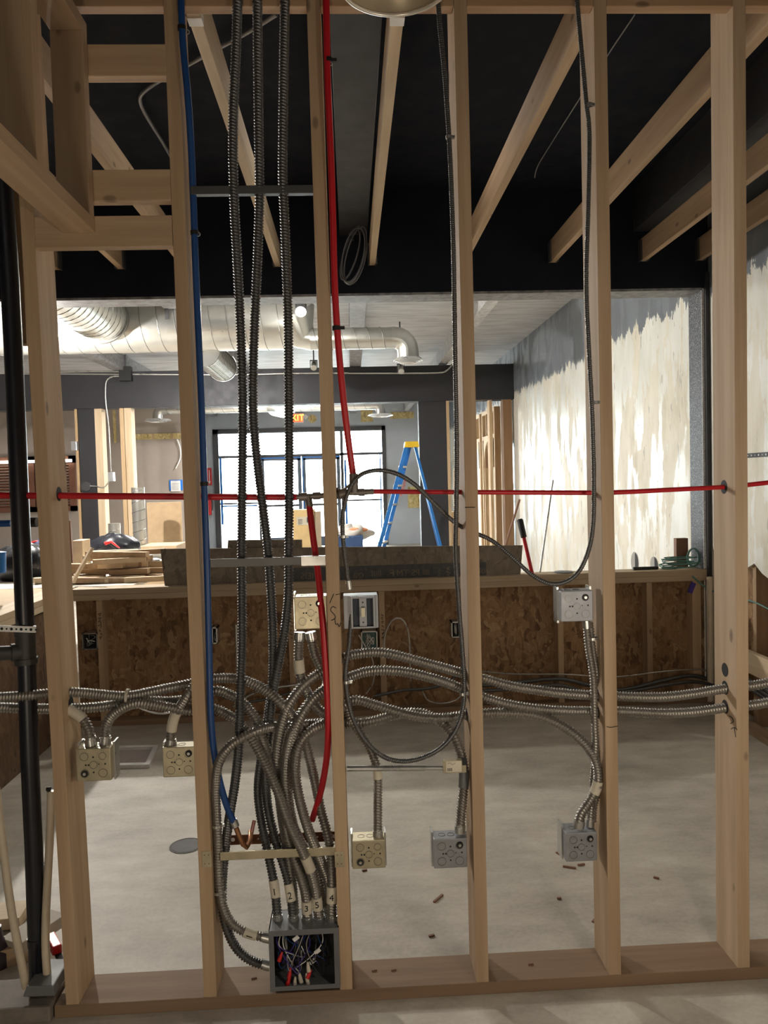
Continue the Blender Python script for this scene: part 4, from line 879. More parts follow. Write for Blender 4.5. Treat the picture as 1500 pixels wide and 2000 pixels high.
for k, (y0, y1) in enumerate(((1322, 1345), (1360, 1366), (1330, 1352))):
    put('grey_cable', MB().tube(spline([at(1400, 1325+k*6, Y=2.72), at(1440, 1320+k*9, Y=2.45), at(1470, 1332+k*8, Y=2.2), at(1520, 1362+k*10, Y=1.9)], .03), .012, 8), M_flexd, smooth=60, label=['highest', 'middle', 'lowest'][(0, 2, 1)[k]]+' grey cable turning the corner behind the rightmost stud', cat='cable')
put('drain_riser', MB().cyl((XR-.03, YD-.045, 0), (XR-.03, YD-.045, .86), .022, 16), M_cream, smooth=60, label='pale pipe standing in the corner right of the half wall', cat='pipe')

# ------------------------------------------------------------ lumber scraps and clutter on the counter
zz = PZ+.001
scr = []
def scrap(cx, cy, cz, L, w_, h_, ang, til, label, group=None, mat=None):
    d = Vector((math.cos(ang)*math.cos(til), math.sin(ang)*math.cos(til), math.sin(til)))
    c = Vector((cx, cy, cz)); m = MB().bar(c-d*L/2, c+d*L/2, w_, h_)
    return put('lumber_scrap', m, mat or rng.choice((W['x'], WH['x'], W['y'])), bevel=.0015, label=label, cat='scrap wood', group=group)
base = at(205, 1142, Z=PZ)
for lay in range(5):
    n_ = (9, 7, 5, 4, 3)[lay]
    for k in range(n_):
        sp = (n_-1)/2
        cx_ = base.x+(k-sp)*.085*(1 if lay < 3 else .8)+rng.uniform(-.02, .02)
        cy_ = base.y+.22+rng.uniform(-.16, .14)+lay*.03
        pos = ['first', 'second', 'third', 'fourth', 'fifth', 'sixth', 'seventh', 'eighth', 'ninth'][k]+' from the left'
        ly = ['bottom', 'second lowest', 'middle', 'second highest', 'top'][lay]
        scrap(cx_, cy_, PZ+.02+lay*.040, rng.uniform(.26, .52), rng.uniform(.04, .09), .036, rng.choice((rng.uniform(-.3, .3), rng.uniform(-1.1, .9))), rng.uniform(-.05, .05), 'lumber offcut in the %s layer of the counter heap, %s' % (ly, pos), 'offcuts heaped on the counter')
a = at(142, 1146, Y=3.02); b = at(180, 1070, Y=3.12)
put('wood_stake', MB().bar(Vector((a.x, 3.02, PZ+.02)), b, .03, .02), WH['z'], bevel=.002, label='slim pale stake leaning diagonally on the scrap heap', cat='scrap wood')
put('wood_stake', MB().bar(Vector((at(246, 1120, Z=PZ).x, 3.35, PZ+.012)), Vector((at(300, 1133, Z=PZ).x, 3.2, PZ+.012)), .022, .02), WH['x'], bevel=.002, label='thin stick lying flat right of the scrap heap', cat='scrap wood')
put('brown_panel', MB().prism([Vector((at(124, 1112, Y=3.5).x, 3.5, PZ)), Vector((at(143, 1112, Y=3.5).x, 3.5, PZ)), at(137, 1017, Y=3.6), at(124, 1017, Y=3.6)], (0, .02, 0)), M_brown, label='reddish brown panel piece standing behind the scrap heap', cat='board')
put('carton', B(at(142, 1080, Y=4.4).x, at(157, 1080, Y=4.4).x+.02, 4.4, 4.6, PZ-.0, at(150, 1056, Y=4.4).z), M_card, bevel=.003, label='small cardboard carton behind the brown panel piece', cat='box')
put('trash_bag', MB().blob(at(50, 1112, Y=3.5)+Vector((0, 0, .03)), .22, .18, .15, .10, 3), M_bag, smooth=80, label='full black rubbish bag on the counter behind the drain pipe', cat='bag')
put('tool_bag', MB().blob(at(95, 1085, Y=4.2)+Vector((0, 0, .0)), .18, .14, .14, .14, 5), plain('dark_blue_bag', (.02, .03, .08), .5), smooth=80, label='dark tool bag with red and blue straps left of the brown panel', cat='bag')
put('red_strap', MB().tube(spline(cp([(58, 1062), (75, 1058), (95, 1064), (112, 1060)], 4.15), .02), .012, 8), M_red, smooth=60, label='red strap on top of the dark tool bag', cat='strap')
put('hose_coil', MB().tube([at(30+18*math.cos(a_)*1.6, 1078+5*math.sin(a_)+k*1.5, Y=4.3+.1*math.sin(a_)) for k in range(3) for a_ in [2*PI*j/24 for j in range(25)]], .012, 8), M_rope, smooth=60, label='dark coiled hose on the counter at the left edge', cat='hose')
put('paint_can', MB().cyl(at(-6, 1118, Y=2.4), at(-6, 1078, Y=2.4), .05, 20), M_lblue, smooth=50, label='blue can cut off by the left picture edge', cat='can')
put('rope_pile', MB().tube([Vector((at(288, 1112, Y=3.6).x+.13*math.sin(j*.7)*math.cos(j*.13), 3.6+.08*math.cos(j*.9), PZ+.02+.05*abs(math.sin(j*.31))+.02)) for j in range(120)], .009, 7), M_rope, smooth=60, label='tangled dark rope on the deck left of the grey board strip', cat='rope')
put('black_hose', MB().tube(spline(cp([(215, 1062), (235, 1075), (270, 1090), (300, 1102), (315, 1112)], 4.2), .03), .010, 8), M_ink, smooth=60, label='thin black rods sloping down behind the pale stud', cat='rod')
put('black_case', MB().blob(Vector((at(225, 1082, Y=4.9).x, 4.9, PZ+.11)), .22, .15, .12, .10, 9), M_bag, smooth=80, label='black soft case heaped between the far studs', cat='bag')
put('bungee_rope', MB().tube(spline(cp([(205, 1062), (215, 1058), (225, 1066), (232, 1072)], 4.7), .02), .016, 8), M_sred, smooth=60, label='red cord on the black soft case', cat='cord')
sp_ = at(275, 1085, Y=6.0)
def spiral_duct_up(px0, px1, y0, y1, Y, label):
    a = at((px0+px1)/2, y1, Y=Y); b = at((px0+px1)/2, y0, Y=Y); r = (at(px1, y1, Y=Y).x-at(px0, y1, Y=Y).x)/2; a.z = max(a.z, 0)
    o = put('spiral_duct', MB().tube([(a.x, Y, 0), (a.x, Y, b.z)], r, 28), M_duct, smooth=50, label=label, cat='duct')
    n = int(b.z/.07); put('spiral_seam', MB().tube([(a.x+math.cos(k*.3)*r, Y+math.sin(k*.3)*r, k*.3/(2*PI)*.11) for k in range(int(b.z/.11*21))], .004, 5), M_seam, o)
spiral_duct_up(262, 287, 952, 1090, 6.4, 'upright spiral duct length right of the double stud')
spiral_duct_up(214, 237, 1022, 1085, 6.6, 'short upright spiral duct length between the far studs')
put('carton', B(at(287, 1000, Y=7.2).x, at(354, 1000, Y=7.2).x, 7.2, 7.24, 0, at(320, 981, Y=7.2).z), M_card, bevel=.003, label='large flat cardboard sheet standing beside the upright spiral duct', cat='box')
put('saw_table', B(at(290, 1075, Y=6).x-.1, at(345, 1075, Y=6).x, 6.0, 6.5, 0, at(320, 1066, Y=6).z), M_card, bevel=.003, label='tan carton end showing above the left end of the board strip', cat='box')
put('plastic_sheet', MB().blob(at(305, 1083, Y=5.0), .14, .1, .05, .12, 11), M_white, smooth=80, label='pale crumpled sheet at the left end of the board strip', cat='sheet')

# ------------------------------------------------------------ front room objects
a, b = at(573, 1066, Y=7.5), at(613, 995, Y=7.5)
cb = put('tall_carton', B(a.x, b.x, 7.5, 7.75, 0, b.z), M_carton, bevel=.004, label='tall tan carton with a printed label in front of the glass doors', cat='box')
la, lb_ = at(580, 1026, Y=7.49), at(606, 1009, Y=7.49)
lab = put('shipping_label', B(la.x, lb_.x, 7.492, 7.499, la.z, lb_.z), M_tape, cb)
m = MB()
for k in range(4): m.box(la.x+.015, la.x+.07, 7.489, 7.4915, la.z+.015+k*.018, la.z+.021+k*.018)
m.box(lb_.x-.045, lb_.x-.012, 7.489, 7.4915, la.z+.03, lb_.z-.01)
put('printing', m, M_charc, lab)
put('carton_flap', B(b.x+.002, b.x+.08, 7.52, 7.7, 0, b.z-.03), plain('shaded_carton', (.42, .34, .24), .8), label='narrow carton side in a painted shade tone against the tall tan carton', cat='box')  # darker carton colour paints the shade of this side
ba, bb = at(670, 1064, Y=7.5), at(706, 1044, Y=7.5)
bn = MB().prism([(at(665, 1, Y=7.5).x, 7.3, bb.z), (at(709, 1, Y=7.5).x, 7.3, bb.z), (at(702, 1, Y=7.5).x, 7.35, .35), (at(672, 1, Y=7.5).x, 7.35, .35)], (0, .5, 0))
bp_x0, bp_x1 = at(625, 1, Y=7.5).x, at(709, 1050, Y=7.5).x
tub = put('plastic_tub', MB().prism([(bp_x0, 7.3, bb.z), (bp_x1, 7.3, bb.z), (bp_x1-.04, 7.3, 0), (bp_x0+.04, 7.3, 0)], (0, .45, 0)), plain('navy_tub', (.04, .09, .22), .4), bevel=.01, label='navy plastic tub heaped with rags in front of the glass doors', cat='tub')
put('rag_heap', MB().blob(at(688, 1042, Y=7.52), .22, .16, .09, .3, 21), plain('pale_rags', (.55, .52, .48), .9), smooth=80, label='pale rags heaped in the navy tub', cat='cloth')
put('orange_rag', MB().blob(at(700, 1034, Y=7.45), .12, .05, .03, .1, 22), plain('orange_rag', (.7, .3, .15), .9), smooth=80, label='orange striped cloth on the rag heap', cat='cloth')
# stepladder
YL = 8.0
top = at(803, 868, Y=YL); zt2 = top.z; 
fl = at(745, 1062, Y=YL-.1); sl = (top.x-.03-fl.x)/(zt2-fl.z)
ld = empty('stepladder', (top.x, YL, 0), 'blue fibreglass stepladder with a yellow top, right of the storefront', 'ladder')
zb0 = 0.0; xb0 = top.x-.03-sl*zt2
def fr_(z, off=0): return Vector((xb0+sl*z+off, YL-.02, z))
put('side_rail', MB().bar(Vector((xb0-.02, YL-.30, 0)), Vector((top.x-.06, YL-.05, zt2)), .03, .05, (1, 0, 0)), M_lblue, ld)
put('side_rail', MB().bar(Vector((xb0+.08, YL+.15, 0)), Vector((top.x-.01, YL+.03, zt2)), .03, .05, (1, 0, 0)), M_lblue, ld)
for k in range(1, 8):
    t_ = k/8.2; p_ = Vector((xb0-.02, YL-.30, 0)).lerp(Vector((top.x-.06, YL-.05, zt2)), t_); q_ = Vector((xb0+.08, YL+.15, 0)).lerp(Vector((top.x-.01, YL+.03, zt2)), t_)
    put('step', MB().bar(p_, q_, .07, .025), M_alu, ld)
bx_ = top.x+(top.x-xb0)*.75
put('rear_rail', MB().bar(Vector((bx_, YL-.22, 0)), Vector((top.x+.04, YL-.05, zt2)), .025, .035, (1, 0, 0)), M_lblue, ld)
put('rear_rail', MB().bar(Vector((bx_, YL+.18, 0)), Vector((top.x+.05, YL+.03, zt2)), .025, .035, (1, 0, 0)), M_lblue, ld)
put('top_cap', MB().prism([(top.x-.10, YL-.1, zt2-.04), (top.x+.10, YL-.1, zt2-.04), (top.x+.085, YL-.1, zt2+.035), (top.x-.085, YL-.1, zt2+.035)], (0, .2, 0)), M_yel, ld, bevel=.008)
wl = text('WARNING', .05, Vector((xb0+sl*zt2*.72+.08, YL-.15, zt2*.72)), Vector((sl, 0, 1)), Vector((-1, 0, sl)), M_sred, ld, 'warning_lettering')
# arched frames along the right wall of the front room
AX = 2.22
def arch_frame(y0, y1, label):
    e = empty('arched_frame', (AX, (y0+y1)/2, 0), label, 'frame'); H_ = 2.62; w_ = .07; ym = (y0+y1)/2; ra = (y1-y0)/2-.14
    put('side_stile', B(AX, AX+.09, y0, y0+w_, 0, H_), M_stud2, e); put('side_stile', B(AX, AX+.09, y1-w_, y1, 0, H_), M_stud2, e)
    put('top_rail', B(AX, AX+.09, y0+w_, y1-w_, H_-.06, H_), WH['y'], e); put('mid_rail', B(AX, AX+.09, y0+w_, y1-w_, 2.16, 2.22), WH['y'], e)
    for f in (.36, .64): y = y0+(y1-y0)*f; put('cripple', B(AX, AX+.09, y-.02, y+.02, 2.22, H_-.06), M_stud2, e)
    sp0 = 1.72; n = 16; out = [(AX, ym+ra*math.cos(PI*k/n), sp0+ra*math.sin(PI*k/n)) for k in range(n+1)]
    poly = [(AX, y1-w_, sp0), (AX, y1-w_, 2.16), (AX, y0+w_, 2.16), (AX, y0+w_, sp0)]
    vs = []; fs = []
    for k in range(n+1):
        a_ = PI*k/n; o1 = out[k]; top_ = (AX, ym+((y1-y0)/2-w_)*math.cos(a_) if abs(math.cos(a_)) < 1 else o1[1], 2.16)
        for dx in (0, .02): vs.append((o1[0]+dx, o1[1], o1[2])); vs.append((AX+dx, top_[1], 2.16))
    for k in range(n):
        i = 4*k; fs += [(i, i+1, i+5, i+4), (i+2, i+6, i+7, i+3), (i, i+4, i+6, i+2)]
    put('arch_panel', MB().add(vs, fs), WH['z'], e)
    put('arch_rim', MB().tube([(AX+.05, p_[1], p_[2]) for p_ in out], .02, 8), M_warm, e)
    for s_ in (-1, 1): put('arch_post', B(AX+.01, AX+.09, ym+s_*ra-.02 if s_ > 0 else ym-ra-.02, ym+s_*ra+.02, 0, sp0), M_stud2, e)
    return e
arch_frame(9.15, 10.25, 'nearest arched wooden frame beside the warm brown stud')
arch_frame(10.45, 11.75, 'middle arched wooden frame of the row')
arch_frame(12.1, 13.5, 'farthest arched wooden frame, next to the leaning plank')
pk = at(875, 935, Y=9.6)
pl = MB(); x0_, x1_ = at(864, 1, Y=9.6).x, at(877, 1, Y=9.6).x; zt3 = at(870, 915, Y=9.6).z; rr2 = (x1_-x0_)/2
pl.prism([(x0_, 9.6, 0), (x1_, 9.6, 0), (x1_, 9.6, zt3-rr2)]+[((x0_+x1_)/2+rr2*math.cos(PI*k/10), 9.6, zt3-rr2+rr2*math.sin(PI*k/10)) for k in range(1, 10)]+[(x0_, 9.6, zt3-rr2)], (0, .03, 0))
put('round_top_plank', pl, WH['z'], label='pale plank with a rounded top leaning by the far arched frame', cat='board')
for (x0, y0, x1, y1, Yq, l) in ((858, 1020, 888, 1078, 9.4, 'brown carton stacked low beside the wide charcoal post'), (866, 1000, 884, 1021, 9.45, 'smaller carton on top of the brown carton by the post')):
    a, b = at(x0, y1, Y=Yq), at(x1, y0, Y=Yq); put('carton', B(a.x+.05, b.x+.12, Yq, Yq+.3, max(0, a.z) if y0 < 1015 else 0, b.z), M_card, bevel=.004, label=l, cat='box')
# shutters on the left wall panel
Ys = 13.0; za, zbm = at(60, 892, Y=Ys).z, at(60, 1000, Y=Ys).z
for k, (px0, px1) in enumerate(((-40, 70), (72, 150))):
    x0, x1 = at(px0, 950, Y=Ys).x, at(px1, 950, Y=Ys).x; l = ['left louvered brown shutter on the taupe wall', 'right louvered brown shutter next to the far left post'][k]
    e = empty('shutter', ((x0+x1)/2, Ys, zbm), l, 'shutter')
    put('frame', MB().box(x0, x0+.12, Ys-.06, Ys-.001, zbm, za).box(x1-.12, x1, Ys-.06, Ys-.001, zbm, za).box(x0, x1, Ys-.06, Ys-.001, za-.14, za).box(x0, x1, Ys-.06, Ys-.001, zbm, zbm+.1), M_shut, e)
    m = MB(); z_ = zbm+.12
    while z_ < za-.16: m.bar((x0+.12, Ys-.03, z_), (x1-.12, Ys-.03, z_), .05, .012, (0, .6, .8)); z_ += .055
    put('louvres', m, plain('louvre_brown', (.24, .12, .075), .35), e)
put('strip_lamp', B(-7.9, at(140, 900, Y=12.9).x, 12.86, 12.92, at(60, 902, Y=12.9).z-.02, at(60, 902, Y=12.9).z+.03), emis('strip_glow', (1, .97, .9), 5), label='thin glowing strip light over the brown shutters', cat='lamp')
# posted notice
a, b = at(331, 958, Y=12.98), at(356, 937, Y=12.98)
nt_ = put('notice', B(a.x, b.x, 12.985, 12.999, a.z, b.z), M_btape, label='white notice taped with blue tape to the taupe wall', cat='notice')
put('paper', B(a.x+.03, b.x-.04, 12.98, 12.984, a.z-.02, b.z-.015), M_white, nt_)
m = MB()
for k in range(5): m.box(a.x+.05, b.x-.07, 12.977, 12.979, a.z+.015+k*.028, a.z+.021+k*.028)
put('text_lines', m, M_grey, nt_)
# extinguisher sign and extinguisher
a, b = at(405, 948, Y=YF-.02), at(413, 914, Y=YF-.02)
sg = put('extinguisher_sign', B(a.x, b.x, YF-.03, YF-.01, a.z, b.z), M_sred, label='small red sign with a white arrow left of the storefront', cat='sign')
cxs = (a.x+b.x)/2
put('arrow', MB().box(cxs-.008, cxs+.008, YF-.033, YF-.031, a.z+.1, b.z-.05).prism([(cxs-.03, YF-.033, a.z+.1), (cxs+.03, YF-.033, a.z+.1), (cxs, YF-.033, a.z+.03)], (0, .002, 0)), M_white, sg)
c = at(407, 1000, Y=YF-.15); ex = empty('fire_extinguisher', (c.x, YF-.12, 1.0), 'red fire extinguisher on the wall left of the storefront', 'extinguisher')
put('cylinder', MB().lathe((c.x, YF-.12, .85), (0, 0, 1), [(.001, 0), (.07, 0), (.075, .02), (.075, .34), (.05, .40), (.02, .42), (.001, .42)], 20), M_sred, ex, smooth=50)
put('valve', MB().box(c.x-.02, c.x+.05, YF-.14, YF-.10, 1.27, 1.33), M_ink, ex); put('hose', MB().tube(spline([(c.x+.04, YF-.13, 1.3), (c.x+.1, YF-.13, 1.15), (c.x+.09, YF-.13, .95)], .03), .01, 8), M_ink, ex)
# EXIT sign
a, b = at(567, 826, Y=YF-.06), at(593, 807, Y=YF-.06)
xs = put('exit_sign', B(a.x-.08, b.x, YF-.08, YF-.01, a.z, b.z), M_white, bevel=.005, label='lit red EXIT sign above the glass doors', cat='sign')
put('glowing_face', B(a.x-.06, b.x-.02, YF-.084, YF-.081, a.z+.02, b.z-.02), M_exit, xs)
text('EXIT', .21, ((a.x-.08+b.x)/2, YF-.088, (a.z+b.z)/2), (1, 0, 0), (0, 0, 1), M_exitl, xs, 'lettering', .001)
c = at(597, 814, Y=YF-.02); put('diamond_plate', MB().prism([c+Vector((0, 0, .07)), c+Vector((.06, 0, 0)), c+Vector((0, 0, -.07)), c+Vector((-.06, 0, 0))], (0, .012, 0)), M_white, label='small white diamond plate beside the EXIT sign', cat='plate')
c = at(610, 818, Y=YF); put('wall_hole', MB().cyl(c+Vector((0, -.006, 0)), c+Vector((0, .0, 0)), .10, 24), M_insul, label='round hole showing insulation right of the EXIT sign', cat='hole')
for x0, y0, x1, y1, l, Yq in ((705, 798, 728, 824, 'ragged insulation opening left of the small ceiling diffuser', YF), (763, 804, 808, 818, 'wide insulation opening high above the stepladder', YF), (797, 950, 822, 992, 'square insulation opening behind the stepladder', YF)):
    a, b = at(x0, y1, Y=Yq), at(x1, y0, Y=Yq); put('wall_opening', B(a.x, min(b.x, XR-.01), Yq-.012, Yq-.001, a.z, b.z), M_insul, label=l, cat='opening')
a, b = at(256, 859, Y=12.99), at(385, 845, Y=12.99)
wo = put('wall_opening', B(a.x, b.x, 12.985, 12.999, a.z, b.z), M_insul, label='long strip of exposed insulation across the taupe wall', cat='opening')
m = MB()
for px in (263, 299, 336, 372): x = at(px, 850, Y=12.98).x; m.box(x-.025, x+.025, 12.975, 12.984, a.z, b.z)
put('framing', m, M_stud2, wo)
put('wall_opening', B(at(224, 900, Y=12.99).x, at(229, 900, Y=12.99).x, 12.985, 12.999, at(226, 865, Y=12.99).z, at(226, 790, Y=12.99).z), M_insul, label='narrow upright insulation slot left of the double stud', cat='opening')

# ------------------------------------------------------------ ducts, conduits and track lamps beyond the header
def seamed(e, a, b, r, nm='duct_body', pitch=.16, mat=None):
    a = Vector(a); b = Vector(b); d = (b-a); L = d.length; d.normalize(); u = d.orthogonal().normalized(); w_ = d.cross(u)
    put(nm, MB().tube([a, b], r, 40), mat or M_duct, e, smooth=50)
    n = int(L/pitch*24); put('spiral_seam', MB().tube([a+d*(k*pitch/24)+u*(math.cos(k*2*PI/24)*(r+.001))+w_*(math.sin(k*2*PI/24)*(r+.001)) for k in range(n)], .0035, 5), M_seam, e)
Yd = 5.3; zD = 3.11
e = empty('main_duct', (-3, Yd, zD), 'wide spiral duct running left to right under the far ceiling', 'duct')
xr_ = at(566, 650, Y=Yd).x
seamed(e, (-8.0, Yd, zD), (xr_, Yd, zD), .255)
zs = at(700, 661, Y=Yd).z
put('reducer', MB().tube([(xr_, Yd, zD), (xr_+.05, Yd, zD), (xr_+.14, Yd, zs), (xr_+.2, Yd, zs)], [.258, .258, .112, .108], 36), M_duct, e, smooth=40)
xe = at(770, 660, Y=Yd).x
seamed(e, (xr_+.2, Yd, zs), (xe-.02, Yd, zs), .104, 'narrow_duct_body', .13)
pts = [(xe-.03, Yd, zs)]+[(xe+.13*math.sin(k*PI/10), Yd, zs-.13+.13*math.cos(k*PI/10)) for k in range(6)]+[(xe+.13, Yd, zs-.20)]
put('elbow', MB().tube(pts, .106, 30), M_duct, e, smooth=12)
def diffuser(par, c, r):
    m = MB()
    for k in range(4): m.lathe(c, (0, 0, -1), [(r*(.55+.17*k), .0+.008*(3-k)), (r*(.68+.17*k), .025+.008*(3-k)), (r*(.68+.17*k)-.004, .028+.008*(3-k)), (r*(.53+.17*k), .006+.008*(3-k))], 32)
    put('diffuser', m, M_alu, par, smooth=30)
diffuser(e, Vector((xe+.13, Yd, zs-.20)), .12)
put('hanger_strap', B(-1.62, -1.59, Yd-.262, Yd-.258, zD, ZC), M_charc, e)
cc = at(196, 612, Y=5.0)
e = empty('branch_duct', (cc.x, 4, 3.1), 'branch duct coming forward from the wide duct at left', 'duct')
seamed(e, (cc.x, YD+.25, 3.14), (cc.x, 5.06, 3.14), .235, pitch=.11)
put('collar', MB().ring((cc.x, 5.0, 3.14), (0, 1, 0), .247, .234, .035, 40), M_seam, e)
e = empty('branch_duct', (-1.33, 6, 2.9), 'bright stub duct going away from the wide duct behind the tall conduits', 'duct')
seamed(e, (-1.34, Yd+.1, 2.88), (-1.34, 6.5, 2.88), .155, pitch=.05)
put('end_collar', MB().ring((-1.34, 6.48, 2.88), (0, 1, 0), .163, .150, .03, 32), M_alu, e)
Yt = 12.0; zt4 = at(560, 795, Y=Yt).z
e = empty('far_duct', (-1, Yt, zt4), 'thin far duct with an elbow and diffuser at each end near the storefront', 'duct')
xa, xb2 = at(318, 795, Y=Yt).x, at(732, 795, Y=Yt).x
seamed(e, (xa, Yt, zt4), (xb2, Yt, zt4), .085, pitch=.2)
for xx, sg_ in ((xa, -1), (xb2, 1)):
    put('elbow', MB().tube([(xx-sg_*.02, Yt, zt4)]+[(xx+sg_*.1*math.sin(k*PI/8), Yt, zt4-.1+.1*math.cos(k*PI/8)) for k in range(5)]+[(xx+sg_*.1, Yt, zt4-.17)], .087, 24), M_duct, e, smooth=12)
    diffuser(e, Vector((xx+sg_*.1, Yt, zt4-.17)), .2)
for q_ in (xa+.6, xb2-.6): put('hanger_rod', MB().cyl((q_, Yt, zt4+.08), (q_, Yt, ZC), .008), M_charc, e)
put('reducer_branch', MB().tube([(at(512, 1, Y=Yt).x, Yt, zt4), (at(530, 1, Y=11).x, 11.2, zt4-.08)], [.16, .19], 30), M_duct, e, smooth=40)
# track lamps
def track(px, py, Y, label, lit=False):
    c = at(px, py, Y=Y); e = empty('track_lamp', c, label, 'lamp')
    put('stem', MB().cyl(c+Vector((0, 0, .05)), (c.x, c.y, ZC), .008), M_charc, e)
    put('head', MB().cyl(c+Vector((.0, .06, .05)), c+Vector((.0, -.05, -.03)), .035 if not lit else .045, 20), M_charc if lit else M_galv, e, smooth=40)
    put('yoke', MB().box(c.x-.045, c.x-.038, c.y-.01, c.y+.01, c.z-.03, c.z+.07).box(c.x+.038, c.x+.045, c.y-.01, c.y+.01, c.z-.03, c.z+.07).box(c.x-.045, c.x+.045, c.y-.01, c.y+.01, c.z+.06, c.z+.07), M_charc, e)
    if lit: put('lamp_face', MB().cyl(c+Vector((0, -.051, -.031)), c+Vector((0, -.055, -.034)), .043, 20), M_lamp, e)
    return e
track(588, 604, 4.2, 'glaring track lamp shining beside the SW stud', True)
track(613, 715, 6.9, 'small metal track lamp in front of the charcoal cross beam, by the SW stud')
track(783, 722, 6.9, 'small metal track lamp below the duct elbow diffuser')
track(100, 690, 4.6, 'track lamp at far left behind the leftmost stud', True)
# surface conduit on the cross beam
Yc = YB-.02
def ec(pts, r, l): P = cp(pts, Yc); put('rigid_conduit', MB().tube(spline(P, .04), r, 8), M_galv, smooth=60, label=l, cat='conduit', org=P[0])
ec([(40, 730), (238, 731), (250, 731), (450, 732), (600, 729), (780, 729), (855, 728), (872, 724), (883, 712)], .012, 'long straight conduit along the charcoal cross beam')
ec([(108, 700), (110, 722), (122, 725), (240, 726)], .012, 'upper conduit entering the black box on the cross beam')
ec([(242, 735), (222, 735), (209, 742), (206, 760), (207, 790), (213, 840), (217, 925)], .012, 'conduit dropping from the black box down past the far studs')
c = at(247, 731, Y=Yc); bb_ = put('black_box', B(c.x-.085, c.x+.085, YB-.10, YB-.001, c.z-.1, c.z+.1), M_ink, bevel=.005, label='square black box on the cross beam joining the conduits', cat='electrical box')
put('riser_conduit', MB().cyl((c.x, YB-.05, c.z+.1), (c.x, YB-.05, ZC-.0), .012), M_charc, bb_)
for px, py, l in ((218, 930, 'bright outlet box on the far wall between studs'), (146, 870, 'bright outlet box on the taupe wall left of the charcoal post')):
    a, b = at(px-5, py+10, Y=YB-.01), at(px+5, py-8, Y=YB-.01)
    put('outlet_box', B(a.x, b.x, YB-.05, YB+.03, a.z, b.z), M_alu, bevel=.006, label=l, cat='electrical box')
c = at(168, 950, Y=YB-.02); put('round_box', MB().cyl(c, c+Vector((0, .04, 0)), .07, 8), M_charc, label='round dark box on the charcoal post', cat='electrical box')
put('slack_cable', MB().tube(spline(cp([(176, 949), (190, 950), (200, 953), (208, 948), (214, 938)], YB-.03), .03), .008, 8), M_galv, smooth=60, label='slack white cable from the round box to the outlet box', cat='cable')
put('hanging_cable', MB().tube(spline(cp([(346, 858), (352, 875), (352, 895), (343, 915)], 12.95), .05), .012, 8), M_white, smooth=60, label='white cable dangling from the insulation strip', cat='cable')
put('blue_tube', MB().tube(cp([(-10, 1023), (22, 1022)], .5), .012, 12), M_blue, smooth=60, label='short blue pipe end at the left picture edge', cat='pipe')
put('stub_pipe', MB().tube(cp([(54, 1020), (72, 1020)], .14), .015, 14), M_absd, smooth=50, label='dark pipe cap between the drain pipe and leftmost stud', cat='pipe')

# ------------------------------------------------------------ floor things
P = [at(x, y, Z=0) for x, y in ((214, 1502), (292, 1500), (310, 1461), (222, 1463))]
ctr = sum(P, Vector())/4; I = [ctr+(p-ctr)*.78 for p in P]
m = MB()
for k in range(4):
    m.prism([P[k], P[(k+1) % 4], I[(k+1) % 4], I[k]], (0, 0, .02))
fh = put('floor_hatch', m, M_white, label='white framed floor sink set in the concrete behind the left boxes', cat='floor box')
put('pan', MB().prism([p+Vector((0, 0, .0005)) for p in I], (0, 0, .002)), plain('pinkish_pan', (.42, .37, .35), .5), fh)
dc = at(364, 1652, Z=0); put('floor_drain', MB().lathe((dc.x, dc.y, .0), (0, 0, 1), [(.001, .002), (.062, .002), (.063, .0008), (.066, .0008), (.067, .002), (.072, .002), (.072, .0)], 36), plain('dull_drain_cover', (.15, .145, .145), .8, 0, .3, 20), label='round grey drain cover in the floor left of the blue pipe stud', cat='drain cover')
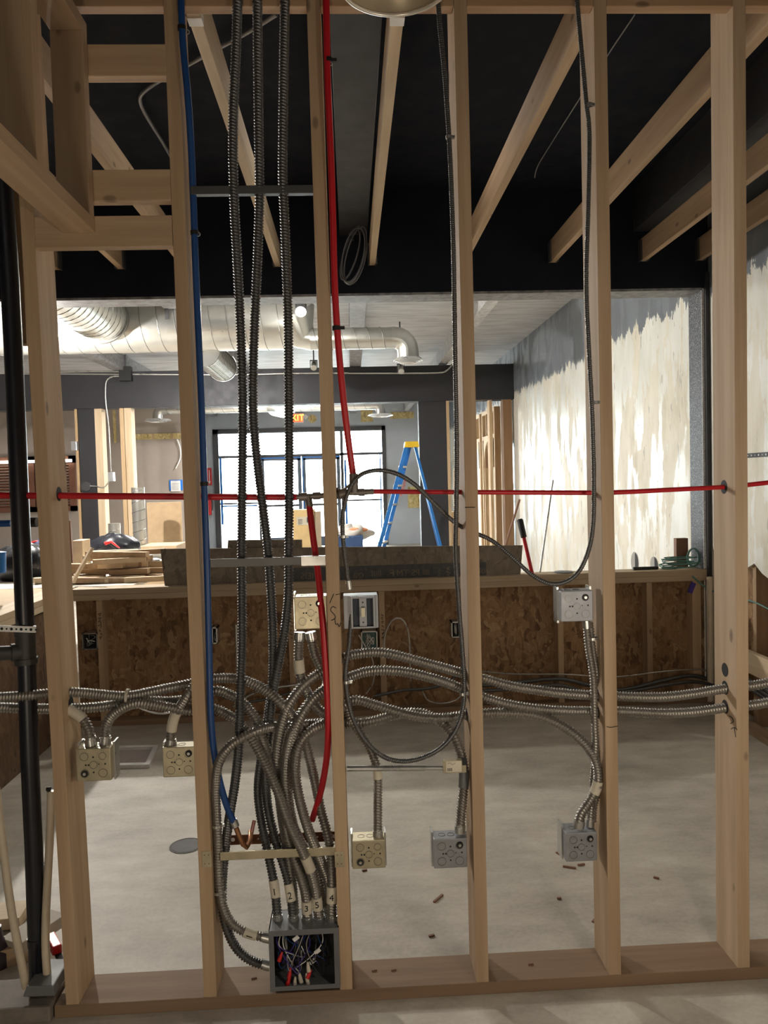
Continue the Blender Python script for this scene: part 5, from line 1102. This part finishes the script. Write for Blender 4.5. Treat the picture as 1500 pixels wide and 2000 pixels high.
for k, (x, y, L, a_) in enumerate(((856, 1756, .06, .9), (1112, 1695, .05, -.4), (1135, 1690, .03, .2), (843, 1829, .02, .3), (1282, 1716, .02, -.6), (712, 1701, .02, .3), (402, 1516, .03, 1.2), (1092, 1756, .015, .1), (1090, 1668, .02, 2), (1160, 1800, .018, .8))):
    c = at(x, y, Z=0); d = Vector((math.cos(a_), math.sin(a_), 0))*L/2
    put('wood_chip', MB().bar(c-d+Vector((0, 0, .003)), c+d+Vector((0, 0, .003)), .008, .006), M_brown, label=['dark splinter lying on the concrete left of the fourth stud', 'brown splinter below the lower right box', 'chip just right of the splinter below the lower right box', 'chip on the concrete near the third stud base, left side', 'lone chip on the concrete between the two right studs', 'chip just below the low box by the nail plate', 'chip on the concrete below the second steel box', 'tiny chip left of the fourth stud, below the splinter', 'chip beside the left edge of the lower right box', 'chip partly behind the fourth stud, low down'][k], cat='debris', group='wood chips on the floor')
for k, (x, y) in enumerate(((731, 1897), (769, 1896), (496, 1912), (1037, 1885))):
    c = at(x, y, Z=.038); put('wood_chip', MB().bar(c+Vector((-.008, 0, .002)), c+Vector((.008, .004, .002)), .004, .004), M_brown, label='tiny brown chip on the bottom plate, '+['just right of the SW stud', 'midway between the SW stud and third stud', 'left of the grey panel', 'between the third and fourth studs'][k], cat='debris', group='chips on the bottom plate')
# lower left clutter behind the drain pipe
put('bottle', MB().lathe(at(-2, 1925, Y=.28)*1, (0, 0, 1), [(.001, 0), (.045, 0), (.045, .12), (.02, .16), (.016, .2), (.001, .2)], 24), plain('dark_bottle', (.03, .02, .03), .3), smooth=50, label='dark bottle at the lower left picture edge', cat='bottle')
a = at(22, 1838, Z=.0)
put('floor_offcut', MB().bar(at(20, 1850, Z=.06), at(112, 1790, Z=.06), .09, .04), plain('grey_offcut', (.40, .35, .28), .7), bevel=.002, label='grey lumber offcut lying behind the drain pipe', cat='offcut')
put('floor_offcut', MB().bar(at(-10, 1790, Z=.03), at(50, 1785, Z=.03), .12, .04), WH['x'], bevel=.002, label='pale board lying on the floor at the lower left edge', cat='offcut')
put('floor_offcut', MB().bar(at(0, 1862, Z=.03), at(60, 1845, Z=.03), .09, .06), W['x'], bevel=.002, label='short block on the floor behind the left cream pipe', cat='offcut')
hd_ = at(108, 1848, Z=.05)
ht = put('hand_tool', MB().bar(at(98, 1830, Z=.06), at(112, 1856, Z=.06), .03, .03), M_sred, bevel=.004, label='red handled tool lying beside the leftmost stud base', cat='tool')
put('blade', MB().bar(at(110, 1856, Z=.045), at(124, 1890, Z=.045), .02, .006), M_ink, ht)
